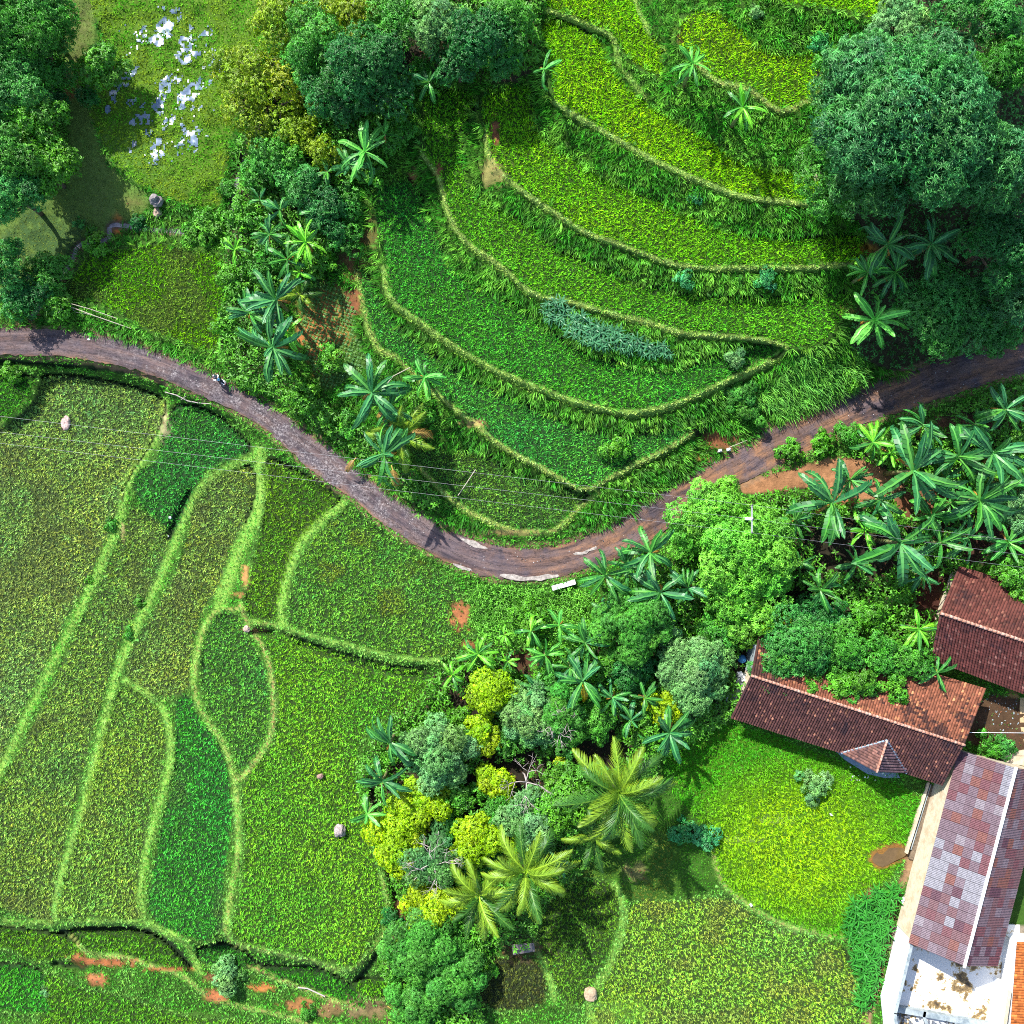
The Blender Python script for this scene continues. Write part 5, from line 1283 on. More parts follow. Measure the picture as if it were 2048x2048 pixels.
def plate(name, pts, th, mat):
    """roof underlay: slab of thickness th below the given outline"""
    mb = MB(); p = [Vector(q) for q in pts]; n = (p[1] - p[0]).cross(p[2] - p[0]).normalized(); n = n if n.z > 0 else -n
    q = p if (p[1] - p[0]).cross(p[2] - p[0]).z > 0 else p[::-1]
    mb.prism([a - n * (.03 + th) for a in q], [a - n * .03 for a in q]); return mb.mesh(name, mat)
M_UNDER = m_plain("roof_boards", (.06, .035, .03), .9, 6)
M_VALLEY = m_plain("blue_grey_flashing", (.22, .3, .38), .5, 6, .7, 1.2, metal=.3)
SHADE_TILEC = ((74, 47, 45), (135, 92, 74), (34, 27, 35))  # weathered tile tones, darkened for the slope facing away from the sun
def house_walls(e, corners, z0, z1, mat, inset=.45):
    c = [Vector(p) for p in corners]; m = sum(c, Vector()) / len(c); q = []
    for p in c:
        d = (p - m); d.z = 0; q.append(p - d.normalized() * inset * 1.3)
    n = len(q)
    for i in range(n):
        a, b = q[i], q[(i + 1) % n]; t = (b - a); t.z = 0; nn = Vector((-t.y, t.x, 0)).normalized() * .08
        a2 = a + t.normalized() * (.081 if i % 2 else 0); b2 = b - t.normalized() * (.081 if i % 2 else 0)
        mb = MB(); base_ = [a2 + nn, b2 + nn, b2 - nn, a2 - nn]
        mb.prism([Vector((x.x, x.y, z0)) for x in base_], [Vector((x.x, x.y, z1)) for x in base_])
        child("wall", mb.mesh("wall", mat), e)
r = np.random.default_rng(41)
# --- long tiled house
zr, ze = 5.0, 2.75
A, B = V(1502, 1351, zr), V(1929, 1490, zr)
DL, DR = V(1462, 1435, ze), V(1886, 1570, ze)          # lower eave
UL, UR = V(1522, 1246, ze), V(1972, 1378, ze)          # upper eave
e = root("tiled_house", 1700, 1430, "long house with weathered brown barrel-tile roof and a small triangular porch gable", "house", z=0)
house_walls(e, [DL, DR, UR, UL], -.2, ze - .15, M_CREAM, .6)
rf = child("roof", plate("roof", [A, B, DR, DL], .08, M_UNDER), e)
rf2 = child("roof", plate("roof", [UL, UR, B, A], .08, M_UNDER), e)
t1 = child("roof_tiles", tiles("roof_tiles", A, B, DR, DL, 84, 20, SHADE_TILEC, r, amp=.075), rf, kind="stuff")
t2 = child("roof_tiles", tiles("roof_tiles", B, A, UL, UR, 84, 22, ((112, 68, 50), (175, 122, 84), (40, 27, 28)), r, moss=1.2), rf2, kind="stuff", label="tiles coloured orange as if sunlit, stained dark under the trees")  # sunlight on the upper slope is put into its brighter tile colours
def ridge(a, b, n, rad, mat, par, name="ridge_tile", z=.08):
    a, b = Vector(a), Vector(b); mb = MB()
    for i in range(n):
        p, q = a.lerp(b, i / n), a.lerp(b, (i + 1.06) / n); mb.tube([p + Vector((0, 0, z)), q + Vector((0, 0, z + .02))], [rad, rad * .82], 7)
    child(name, mb.mesh(name, mat, True), par)
ridge(A, B, 60, .15, M_TERRA, e, "ridge_cap")
# porch gable
P_, B_, L_, R_ = V(1773, 1480, 4.35), V(1752, 1544, 4.3), V(1682, 1506, ze + .12), V(1812, 1546, ze + .12)
d = (B_ - P_)
pg = child("porch_roof", plate("porch_roof", [P_, L_, B_], .06, M_UNDER), e); pg2 = child("porch_roof", plate("porch_roof", [P_, B_, R_], .06, M_UNDER), e)
Lp, Rp = L_ - d, R_ - d
up = Vector((0, 0, .1))
child("roof_tiles", tiles("roof_tiles", B_ + up, P_ + up, Lp + up, L_ + up, 12, 16, ((108, 76, 68), (140, 110, 95), (60, 46, 50)), r, keep=lambda s, t: s < 1.02 - t), pg, kind="stuff")  # porch slope toward the sun, tiles coloured lighter
child("roof_tiles", tiles("roof_tiles", P_ + up, B_ + up, R_ + up, Rp + up, 12, 14, ((72, 56, 62), (110, 92, 92), (40, 36, 48)), r, amp=.07, keep=lambda s, t: s > t - .02), pg2, kind="stuff")  # same porch tiles coloured darker for the slope away from the sun
ridge(P_ + up, B_ + up, 9, .13, M_TERRA, e, "ridge_cap")
for q in (L_, R_):
    mb = MB(); mb.tube([P_ + Vector((0, 0, .12)), q + Vector((0, 0, .08))], .10, 5); child("valley_flashing", mb.mesh("valley_flashing", M_VALLEY), e)
mb = MB(); mb.prism([Vector((x.x, x.y, 0)) for x in (L_.lerp(R_, .08), L_.lerp(R_, .92), L_.lerp(R_, .92) + Vector((.05, .12, 0)), L_.lerp(R_, .08) + Vector((.05, .12, 0)))], [Vector((x.x, x.y, ze)) for x in (L_.lerp(R_, .08), L_.lerp(R_, .92), L_.lerp(R_, .92) + Vector((.05, .12, 0)), L_.lerp(R_, .08) + Vector((.05, .12, 0)))])
child("porch_wall", mb.mesh("porch_wall", M_CREAM), e)
z_ = float(zt(1740, 1545)) + .1
mb = MB(); q = [V(1668, 1500, z_), V(1690, 1520, z_), V(1735, 1548, z_), V(1770, 1556, z_), V(1800, 1556, z_), V(1790, 1535, z_), V(1690, 1500, z_)][::-1]; mb.prism([p - Vector((0, 0, .6)) for p in q], q)
obj("porch_floor", mb.mesh("porch_floor", m_plain("blue_grey_tiles", (.16, .22, .3), .7, 4)), label="blue grey porch slab in front of the gable, at the lawn's edge", cat="paving")
# --- patchwork-roofed house
zr, ze = 5.6, 3.2
RT, RB = V(2031, 1536, zr), V(1928, 1932, zr)
ET, EB = V(1917, 1500, ze), V(1813, 1876, ze)
along = (RB - RT); Lr = along.length; perp = Vector((ET.x - RT.x, ET.y - RT.y, 0)); ax = along.normalized(); perp = perp - ax * perp.dot(ax); hw = perp.length; pd = perp.normalized()
e = root("patchwork_roof_house", 1950, 1700, "house at the right edge with patchwork roof of red, mauve and white metal sheets", "house", z=0)
cn_ = [RT + pd * hw, RB + pd * hw, RB - pd * hw, RT - pd * hw]; cn_ = [Vector((p.x, p.y, ze)) for p in cn_]
house_walls(e, cn_[::-1] if True else cn_, -.2, ze - .1, M_CREAM, .35)
SH = {}
def sheet_mesh(mat, w, l):
    """pressed metal sheet, two courses, six waves running down the slope"""
    mb = MB(); nw = 12
    for c in range(2):
        x0, x1 = w * c / 2, w * (c + 1) / 2 - .012
        v_ = []; f_ = []
        for k in range(nw + 1):
            y = l * k / nw * .975 + .008; z = .026 * (1 if k % 2 else -1)
            v_ += [(x0, y, z), (x1, y, z + .035)]
        for k in range(nw): f_.append((2 * k, 2 * k + 1, 2 * k + 3, 2 * k + 2))
        mb.add(v_, f_)
    return mb.mesh("roofing_sheet", mat)
pal = [((.105, .034, .042), 'red'), ((.105, .048, .055), 'dusty red'), ((.105, .068, .085), 'mauve'), ((.125, .09, .11), 'pale mauve'), ((.13, .045, .036), 'rust'), ((.17, .165, .19), 'white'), ((.066, .022, .036), 'dark red'), ((.16, .135, .155), 'grey')]
mats_ = [m_plain("roof_sheet_" + n.replace(' ', '_'), c, .55, 2.2, .72, 1.3, spec=.5) for c, n in pal]
NC, NR = 6, 20
slope_h = zr - ze
for side in (1, -1):
    dn = (pd * side * hw + Vector((0, 0, -slope_h))); Ls = dn.length; dn.normalize()
    X = ax * -1 if side > 0 else ax      # column direction along the ridge
    nrm = X.cross(dn) ; 
    if nrm.z < 0: X = -X; nrm = X.cross(dn)
    o0 = RT if X.dot(ax) > 0 else RB
    w, l = Lr / NR, Ls / NC
    for mi in range(len(mats_)): SH[side, mi] = sheet_mesh(mats_[mi], l, w)
    und = child("roof", plate("roof", [RT, RB, RB + dn * Ls, RT + dn * Ls], .06, M_UNDER), e)
    par_off = Vector(e.location)
    # sheet local x runs down the slope, y along the ridge
    M3 = Matrix((dn, X * (1 if dn.cross(X).z > 0 else -1), (dn.cross(X)) * (1 if dn.cross(X).z > 0 else -1))).transposed().to_4x4()
    yd = X * (1 if dn.cross(X).z > 0 else -1); o0 = RT if yd.dot(ax) > 0 else RB
    rr = np.random.default_rng(5 + side)
    grid = rr.choice(8, (NC, NR), p=[.17, .26, .28, .15, .07, .0, .05, .02])
    if side > 0:
        for (c_, r_) in [(3,11),(4,11),(4,12),(5,11),(1,10),(1,11),(1,12),(0,11),(0,12),(0,13),(1,13),(2,10),(5,12),(5,13),(4,13),(0,9),(3,14),(3,16),(4,9)]:
            pos = r_ if yd.dot(ax) > 0 else NR - 1 - r_; grid[5 - c_, pos] = 5
        for (c_, r_) in [(0,1),(0,2),(2,4),(0,0)]:
            pos = r_ if yd.dot(ax) > 0 else NR - 1 - r_; grid[c_, pos] = 5 if r_ < 3 else 7
    for c_ in range(NC):
        for r_ in range(NR):
            o = obj("roofing_sheet", SH[side, int(grid[c_, r_])], und)
            pos = o0 + dn * (l * c_) + yd * (w * r_) + M3.to_3x3() @ Vector((0, 0, .05 + .012 * ((NC - c_) % 2) + .004 * (r_ % 2)))
            o.matrix_local = Matrix.Translation(pos) @ M3
            o.rotation_euler.rotate_axis('Z', 0.0)
mb = MB(); mb.tube([RT + Vector((0, 0, .1)) - ax * .1, RB + Vector((0, 0, .1)) + ax * .1], .15, 6); child("ridge_cap", mb.mesh("ridge_cap", M_WHITE), e)
# --- red corrugated-looking tiled house at the right edge
zr, ze = 5.2, 2.9
A, B = V(1880, 1226, zr), V(2140, 1313, zr); DL, DR = V(1862, 1318, ze), V(2120, 1414, ze); UL, UR = V(1918, 1133, ze), V(2180, 1210, ze)
e = root("red_tiled_house", 2000, 1270, "house at the right edge with dark red ribbed tile roof and raised pale ridge", "house", z=0)
house_walls(e, [DL, DR, UR, UL], -.2, ze - .15, M_CREAM, .6)
rf = child("roof", plate("roof", [A, B, DR, DL], .08, M_UNDER), e); rf2 = child("roof", plate("roof", [UL, UR, B, A], .08, M_UNDER), e)
RC = ((82, 45, 42), (120, 85, 78), (48, 30, 36))
child("roof_tiles", tiles("roof_tiles", A, B, DR, DL, 46, 20, RC, r, amp=.08, wob=.01), rf, kind="stuff")
child("roof_tiles", tiles("roof_tiles", B, A, UL, UR, 46, 20, ((82, 45, 38), (115, 76, 62), (42, 27, 28)), r, amp=.045, wob=.01), rf2, kind="stuff")
ridge(A, B, 30, .17, M_TERRA, e, "ridge_cap")
# --- orange tiled roof in the corner
zr, ze = 4.6, 3.0
e = root("orange_tiled_house", 2100, 1980, "house in the bottom right corner with bright orange brown tiles", "house", z=0)
c1, c2, c3, c4 = V(2034, 1884, ze), V(2016, 2120, ze), V(2180, 2130, zr), V(2190, 1890, zr)
house_walls(e, [c2, V(2170, 2120, ze), V(2180, 1890, ze), c1], -.2, ze - .15, M_WHITE, .45)
rf = child("roof", plate("roof", [c1, c2, c3, c4], .08, M_UNDER), e)
child("roof_tiles", tiles("roof_tiles", c4, c3, c2, c1, 44, 28, ((150, 84, 40), (190, 115, 58), (75, 42, 30)), r, amp=.04), rf, kind="stuff")
# --- white courtyard
M_STAIN = None
m, nt, p = mat_base("white_floor_with_mould_and_leaf_litter")
n = noise_node(nt, .5, 9, .72); cr = nt.nodes.new("ShaderNodeValToRGB"); el = cr.color_ramp.elements
el[0].position = .52; el[0].color = (.66, .65, .63, 1); el[1].position = .64; el[1].color = (.05, .035, .02, 1); q = el.new(.545); q.color = (.45, .33, .15, 1); q = el.new(.56); q.color = (.2, .13, .05, 1)
nt.links.new(n.outputs["Fac"], cr.inputs[0]); nt.links.new(cr.outputs[0], p.inputs["Base Color"]); p.inputs["Roughness"].default_value = .8
z_ = .12
mb = MB(); q = [V(*a, z_) for a in ((1812, 1845), (1795, 1925), (1772, 2030), (1790, 2090), (2040, 2090), (2040, 1850))]; mb.prism([x - Vector((0, 0, .5)) for x in q], q)
obj("courtyard_floor", mb.mesh("courtyard_floor", m), label="white courtyard floor stained with dark mould and leaf litter", cat="courtyard floor")
def wall(name, pts, h, th, mat, label, cat="wall", z0=-.4, cap=None):
    e = root(name, pts[0][0], pts[0][1], label, cat, z=0); mb = MB(); P = [Vector((*wp(a, b, 0)[:2], 0)) for a, b in pts]
    for i in range(len(P) - 1):
        t = (P[i + 1] - P[i]).normalized(); n_ = Vector((-t.y, t.x, 0)) * th / 2; a, b = P[i] - t * (th / 2 if i else 0), P[i + 1]
        mb.prism([Vector((x.x, x.y, z0)) for x in (a - n_, b - n_, b + n_, a + n_)][:], [Vector((x.x, x.y, h)) for x in (a - n_, b - n_, b + n_, a + n_)])
    child("wall_body", mb.mesh("wall_body", mat), e)
    if cap:
        mb = MB()
        for i in range(len(P) - 1):
            t = (P[i + 1] - P[i]).normalized(); n_ = Vector((-t.y, t.x, 0)) * (th / 2 + .04); a, b = P[i] - t * (th / 2 if i else 0), P[i + 1]
            mb.prism([Vector((x.x, x.y, h + .003)) for x in (a - n_, b - n_, b + n_, a + n_)], [Vector((x.x, x.y, h + .06)) for x in (a - n_, b - n_, b + n_, a + n_)])
        child("coping", mb.mesh("coping", cap), e)
    return e
wall("white_wall", [(1804, 1838), (1766, 1996), (1774, 2075)], 3.1, .2, M_WHITE, "tall white rendered wall on the courtyard's meadow side", cap=M_CONC)
wall("white_wall", [(1990, 1952), (1972, 2080)], 2.9, .25, M_WHITE, "white wall between the courtyard and the orange roof", cap=M_CREAM)
wall("low_concrete_wall", [(1786, 2012), (1846, 2022), (1975, 2046)], .7, .55, M_CONC, "low grey blue concrete wall across the courtyard's lower end")
for i, (a, b) in enumerate([((1842, 2024), (1856, 2060)), ((1905, 2036), (1925, 2070))]):
    wall("low_concrete_wall", [a, b], .6, .3, M_CONC, ("left" if i == 0 else "right") + " short cross wall below the long low courtyard wall")
mb = MB()
for i in range(60):
    u_, v_ = random.uniform(1790, 1960), random.uniform(2028, 2062)
    if v_ < 2020 + (u_ - 1790) * .16: continue
    mb.box(V(u_, v_, .3 + random.random() * .1), (random.uniform(.1, .5), random.uniform(.1, .3), random.uniform(.05, .2)), random.uniform(0, 3))
obj("rubble", mb.mesh("rubble", m_plain("dark_rubble", (.10, .11, .13), .9, 3, .4, 1.8)), label="dark rubble heap behind the low courtyard wall", cat="rubble", kind="stuff")
# house apron and drain kerbs
def strip(name, a, b, w, z0, z1, mat, **kw):
    mb = MB(); P, Q = Vector((*wp(*a, 0)[:2], 0)), Vector((*wp(*b, 0)[:2], 0)); t = (Q - P).normalized(); n_ = Vector((-t.y, t.x, 0)) * w / 2
    mb.prism([Vector((x.x, x.y, z0)) for x in (P - n_, Q - n_, Q + n_, P + n_)], [Vector((x.x, x.y, z1)) for x in (P - n_, Q - n_, Q + n_, P + n_)]); return obj(name, mb.mesh(name, mat), **kw)
strip("apron", (1899, 1590), (1822, 1838), .35, -.4, .16, M_CREAM, label="cream concrete apron along the foot of the patchwork-roofed house", cat="paving")
strip("drain_kerb", (1856, 1564), (1812, 1706), .22, -.6, .22, M_CREAM, label="thin cream kerb between the meadow and the gravel drain", cat="kerb")
strip("drain_kerb", (1862, 1568), (1822, 1700), .07, -.6, .02, M_CONC, label="narrow grey lip inside the cream drain kerb", cat="kerb")
mb = MB(); q = [V(*a, -.12) for a in ((1862, 1568), (1886, 1580), (1838, 1722), (1818, 1718))]; mb.prism([x - Vector((0, 0, .3)) for x in q], q)
obj("gravel_drain", mb.mesh("gravel_drain", m_plain("wet_gravel", (.12, .09, .06), .8, 5, .3, 1.8, bump=.06)), label="wet gravel drain beside the patchwork-roofed house", cat="drain")
# lean-to west of the long house
e = root("washing_place", 1478, 1370, "grey concrete slab with open square tank beside the long house's left end", "washing place", z=0)
mb = MB(); q = [V(*a, .9) for a in ((1500, 1350), (1478, 1345), (1470, 1375), (1458, 1398), (1474, 1408), (1488, 1385))]; mb.prism([x - Vector((0, 0, 1.3)) for x in q], q)
child("slab", mb.mesh("slab", M_CONC), e)
mb = MB()
c_ = V(1462, 1396, 1.0)
for dx, dy, sx, sy in ((-.4, 0, .1, .9), (.4, 0, .1, .9), (0, .4, .7, .1), (0, -.4, .7, .1)): mb.box(c_ + Matrix.Rotation(-.4, 3, 'Z') @ Vector((dx, dy, 0)), (sx, sy, .5), -.4)
child("tank", mb.mesh("tank", M_CONC), e)
mb = MB(); mb.box(V(1503, 1320, 1.6), (.35, 3.4, 3.2), -.08); obj("side_wall", mb.mesh("side_wall", M_CONC), label="pale grey wall strip at the long house's left gable", cat="wall")
M_BLUE = m_plain("blue_plastic", (.06, .25, .55), .4, 4); M_WP = m_plain("white_plastic", (.75, .77, .8), .45, 6)
mb = MB(); mb.tube([V(1484, 1318, .3), V(1484, 1318, .8)], [.34, .42], 12); obj("blue_tub", mb.mesh("blue_tub", M_BLUE, True), label="blue plastic tub in the shade left of the long house", cat="tub")
for i, (u_, v_, w_) in enumerate([(1481, 1348, "white box on the washing slab, upper one"), (1486, 1357, "small reddish white box on the washing slab")]):
    mb = MB(); mb.box(V(u_, v_, 1.05), (.35, .45, .3), .3); mb.box(V(u_, v_, 1.22), (.39, .49, .04), .3); obj("box", mb.mesh("box", M_WP), label=w_, cat="box")
# wet yard and alley at the right edge
mb = MB(); z_ = .06; q = [V(*a, z_) for a in ((2040, 1395), (2110, 1395), (2110, 1520), (2052, 1500), (2040, 1450))]; mb.prism([x - Vector((0, 0, .5)) for x in q], q)
obj("alley", mb.mesh("alley", m_plain("sandy_concrete", (.42, .3, .16), .9, 3, .8, 1.2)), label="sandy pale alley at the right edge beside the wet yard", cat="paving")
mb = MB(); q = [V(*a, .1) for a in ((1990, 1512), (2048, 1500), (2110, 1510), (2110, 1545), (2040, 1530), (2020, 1527))]; mb.prism([x - Vector((0, 0, .5)) for x in q], q)
obj("step_slab", mb.mesh("step_slab", M_CREAM), label="cream concrete slab at the top end of the patchwork roof", cat="paving")
rr = np.random.default_rng(3)
def pebbles(name, n, box, sz, mat, label, cat, zoff=0., seed=2, mask=None):
    rr = np.random.default_rng(seed); mb = MB()
    for i in range(n):
        u_, v_ = rr.uniform(box[0], box[2]), rr.uniform(box[1], box[3])
        if mask is not None and not at(mask, np.array([u_]), np.array([v_]))[0]: continue
        z = float(zt(u_, v_)) if zoff is not None else 0; s = rr.uniform(*sz)
        if at(ROADM, np.array([u_]), np.array([v_]))[0]: z += .12
        mb.ball(V(u_, v_, z + s * .2 + (zoff or 0)), (s, s * rr.uniform(.6, 1), s * .5), 5, 3, Matrix.Rotation(rr.uniform(0, 3), 3, 'Z'))
    obj(name, mb.mesh(name, mat), label=label, cat=cat, kind="stuff")
pebbles("litter", 60, (1965, 1385, 2040, 1470), (.03, .11), M_CONC, "pale litter and stones on the wet brown yard", "litter", seed=8)
pebbles("gravel", 900, (0, 640, 2048, 1165), (.03, .085), m_plain("pale_gravel", (.32, .29, .28), .9, 6), "loose pale stones lying on the road", "gravel", seed=9, mask=ROADM)
pebbles("dark_gravel", 700, (0, 640, 2048, 1165), (.04, .10), m_plain("dark_gravel", (.07, .065, .075), .9, 6), "loose dark stones lying on the road", "gravel", seed=10, mask=ROADM)
pebbles("porch_stones", 26, (1700, 1530, 1775, 1562), (.05, .12), M_WP, "white stones along the porch slab's edge", "stones", zoff=.05, seed=12)
pebbles("soil_clods", 500, (130, 1890, 700, 2048), (.05, .13), m_plain("orange_clods", (.25, .13, .07), .95, 5), "orange earth clods around the lower rice steps", "earth clods", seed=14, mask=PM > .5)

# ------------------------------------------------------------------ rocks, heaps, poles
def rock(name, u, v, rad, hgt, mat, label, cat, seed, n=20, sink=.25, parts=None):
    bm = bmesh.new(); bmesh.ops.create_icosphere(bm, subdivisions=3, radius=1)
    for q in bm.verts:
        k = 1 + 1.1 * (float(vnoise((q.co.x + 2 + seed) * 60, (q.co.y + 1.7 * q.co.z + 4) * 60, 42, seed, 4)) - .5); q.co = Vector((q.co.x * rad[0] * k, q.co.y * rad[1] * k, q.co.z * hgt * k))
    me = bpy.data.meshes.new(name); bm.to_mesh(me); bm.free(); me.materials.append(mat)
    o = obj(name, me, label=label, cat=cat); o.location = V(u, v, float(zt(u, v)) + hgt * (1 - sink) * .6); return o
rock("boulder", 312, 402, (.62, .58), .8, M_ROCK, "dark grey boulder at the marsh's lower edge", "boulder", 3)
rock("boulder", 316, 424, (.42, .5), .35, m_plain("brown_rock", (.3, .22, .17), .95, 3, .6, 1.4), "brown flat rock directly below the dark grey boulder", "boulder", 4)
rock("straw_heap", 681, 1661, (.56, .66), .6, M_STRAW, "round grey straw heap standing in the big paddy", "straw heap", 5)
rock("earth_mound", 640, 1553, (.36, .30), .35, m_plain("brown_earth", (.28, .17, .14), .95, 4, .5, 1.4), "small brown earth mound in the big paddy above the straw heap", "earth mound", 6)
rock("straw_pile", 131, 847, (.42, .72), .3, m_plain("reddish_straw", (.40, .28, .26), .95, 7, .4, 1.5), "flattened reddish straw pile in the large left field", "straw pile", 7)
rock("rock", 493, 1258, (.36, .32), .3, m_plain("pink_rock", (.38, .27, .22), .9, 4, .7, 1.3), "small pinkish rock where the earth bunds meet", "rock", 8)
rock("rock", 1180, 1988, (.62, .75), .35, m_plain("brown_stone", (.34, .25, .16), .95, 4, .7, 1.3), "light brown rock on the track at the bottom right of the palms", "rock", 9)
rock("rock", 1686, 412, (.35, .3), .3, M_ROCK, "grey rock at the end of the sixth terrace under the dark tree", "rock", 10)
rock("rock", 1633, 352, (.34, .62), .3, m_plain("tan_rock", (.42, .33, .25), .9, 4), "tan rock at the right end of the sixth terrace", "rock", 11)
rock("white_sack", 1807, 1803, (.2, .45), .25, M_WP, "long white sack beside the house apron, upper one", "sack", 12)
rock("white_sack", 1804, 1826, (.17, .28), .2, M_WP, "short white sack beside the house apron, lower one", "sack", 13)
rock("white_sack", 336, 1072, (.12, .12), .1, M_WP, "tiny white rag at the dark rice pocket's lower tip, beside the bund", "rag", 14)
rock("white_sack", 340, 1035, (.14, .14), .12, M_WP, "tiny white rag in the dark rice pocket near the bund", "rag", 15)
rock("white_sack", 1662, 1629, (.09, .09), .35, M_WP, "white speck of litter in the meadow's upper right", "litter", 16)
rock("white_sack", 1502, 1810, (.12, .12), .25, M_WP, "white speck of litter on the meadow's curved lower edge", "litter", 17)
rock("pale_stone", 178, 679 + 0, (.2, .12), .1, M_WP, "pale stone on the road near the left edge", "stone", 18)
rock("straw_tuft", 480, 684, (.3, .3), .3, M_STRAW, "straw tuft at the banana's foot beside the rounded paddy", "straw", 19)
def pole(name, pts, rad, mat, label, cat, **kw):
    mb = MB(); mb.tube([V(a, b, float(zt(a, b)) + c) for a, b, c in pts], rad, 6); return obj(name, mb.mesh(name, mat), label=label, cat=cat, **kw)
pole("bamboo_pole", [(126, 603, .9), (180, 618, .9), (234, 637, .6)], .035, M_WOOD, "upper pale bamboo pole above the road at the rounded paddy's corner", "pole", group="bamboo poles by the rounded paddy")
pole("bamboo_pole", [(126, 608, .6), (190, 632, .6), (262, 657, .3)], .045, M_WOOD, "lower, longer pale bamboo pole above the road at the rounded paddy's corner", "pole", group="bamboo poles by the rounded paddy")
pole("bamboo_pole", [(140, 612, .3), (150, 624, .3), (186, 630, .3)], .03, M_WOOD, "short crooked pole crossing under the two long bamboo poles", "pole", group="bamboo poles by the rounded paddy")
pole("dead_branch", [(330, 784, .35), (352, 790, .4), (376, 802, .35), (398, 806, .3), (424, 808, .3)], [.05, .06, .06, .045, .03], M_PALEBARK, "pale dead branch lying on the grass below the road by the motorbike", "branch")
pole("dead_branch", [(362, 800, .4), (372, 792, .5)], .03, M_PALEBARK, "short stub crossing the pale dead branch", "branch")
pole("bamboo_pole", [(596, 1975, .35), (615, 1977, .35), (650, 1993, .3)], .07, M_PALEBARK, "pale pipe lying on the bare earth at the bottom left", "pole")
pole("bamboo_pole", [(951, 939, .9), (934, 965, .8), (916, 991, .7)], .045, M_WOOD, "straight pale pole standing slanted in the smallest terrace", "pole")
pole("bamboo_pole", [(774, 768, 1.0), (787, 752, 1.1), (820, 735, 1.)], .045, M_WOOD, "tan dry stalk sticking out right of the upper roadside banana", "pole")
pole("bamboo_pole", [(1458, 895, .5), (1493, 881, .4)], .035, M_WOOD, "thin pipe behind the two white marker posts", "pipe")
pole("log", [(820, 1975, .5), (834, 2010, .4), (838, 2040, .3)], .12, M_BARK, "short log at the foot of the bottom feathery tree", "log")
for (u_, v_, w_) in ((1438, 902, "left white marker post above the road beside the bare pit"), (1455, 900, "right white marker post above the road beside the bare pit")):
    e = root("marker_post", u_, v_, w_, "marker post", "white marker posts"); mb = MB(); mb.box((0, 0, .35), (.28, .28, .8)); obj("post", mb.mesh("post", M_WHITE), e)
    mb = MB(); mb.prism([Vector((a * .15, b * .15, .753)) for a, b in ((-1, -1), (1, -1), (1, 1), (-1, 1))], [Vector((a * .05, b * .05, .9)) for a, b in ((-1, -1), (1, -1), (1, 1), (-1, 1))]); obj("cap", mb.mesh("cap", M_WHITE), e)
# culvert edge at the road bend
strip("culvert_slab", (1104, 1176), (1150, 1163), .45, -.6, float(zroad(1120)) + .22, M_WHITE, label="white concrete culvert edge at the bottom of the road bend", cat="culvert")
# shed
e = root("shed", 1045, 1900, "small dark shed roof beside the coconut palms", "shed"); z_ = e.location.z
mb = MB(); q = [V(1024, 1890, z_ + 1.9), V(1068, 1886, z_ + 1.9), V(1070, 1903, z_ + 1.5), V(1026, 1910, z_ + 1.5)][::-1]; mb.prism([x - Vector((0, 0, .08)) for x in q], q); child("roof", mb.mesh("roof", m_plain("mouldy_sheet_roof", (.13, .11, .11), .9, 3, .5, 1.6)), e)
for (a, b) in ((1027, 1892), (1065, 1889), (1067, 1900), (1029, 1906)):
    mb = MB(); p0 = V(a, b, z_ + 1.45); mb.tube([Vector((p0.x, p0.y, z_ - .2)), p0], .05, 5); child("post", mb.mesh("post", M_BARK), e)
# bare grey twigs
def bare(u, v, h, rad, label, seed):
    r = random.Random(seed); e = root("bare_tree", u, v, label, "bare tree", "bare trees in the grove"); mb = MB()
    def br(p, d, l, w, k):
        q = p + d * l; mb.tube([p, p.lerp(q, .5) + Vector((r.gauss(0, .06), r.gauss(0, .06), 0)) * l, q], [w, w * .8, w * .55], 5)
        if k:
            for _ in range(3 if k > 1 else 2): br(q, (d + Vector((r.gauss(0, .75), r.gauss(0, .75), r.gauss(.1, .3)))).normalized(), l * .72, w * .55, k - 1)
    br(Vector((0, 0, 0)), Vector((.1, 0, 1)).normalized(), h, .11, 0); top = Vector((0, 0, 0)) + Vector((.1, 0, 1)).normalized() * h
    for i in range(4): a = i * 1.57 + seed; br(top, Vector((math.cos(a), math.sin(a), .45)).normalized(), rad * .42, .07, 3)
    obj("branches", mb.mesh("branches", M_PALEBARK, True), e)
bare(1045, 1545, 3.6, 3.0, "bare grey twiggy tree between the sage pair and the yellow bushes", 3)
bare(865, 1700, 3.8, 3.2, "bare pale branches above the feathery grey tree", 5)
bare(1105, 1430, 4.2, 2.2, "bare thin branches in the feathery middle tree", 8)
bare(745, 35, 6.5, 3.0, "bare twigs above the olive brown tree at the top edge", 12)
bare(935, 25, 6.0, 2.6, "bare twigs at the top edge above the dark rounded tree", 13)

# ------------------------------------------------------------------ power pole and wires
zg = 0.3; top = 9.2
tp = V(1505, 1038, top); e = root("power_pole", 1461, 1038, "pale concrete power pole with crossarm rising out of the bright tree", "power pole"); e.location = (tp.x, tp.y, zg)
mb = MB(); mb.tube([(0, 0, -.5), (0, 0, top - zg)], [.19, .12], 10); obj("shaft", mb.mesh("shaft", M_WHITE, True), e)
mb = MB(); mb.box((.0, .0, top - zg - .25), (.12, 2.6, .14)); obj("crossarm", mb.mesh("crossarm", M_METAL), e)
INS = []
for y in (1.25, 0.0, -1.25):
    mb = MB(); zz0 = top - zg + (.12 if y == 0 else -.12)
    mb.tube([(0.0, y, zz0), (0, y, zz0 + .12), (0, y, zz0 + .13), (0, y, zz0 + .25)], [.05, .05, .10, .07], 8); obj("insulator", mb.mesh("insulator", M_DARKMETAL, True), e); INS.append(tp + Vector((0, y, zz0 + .2 - (top - zg))))
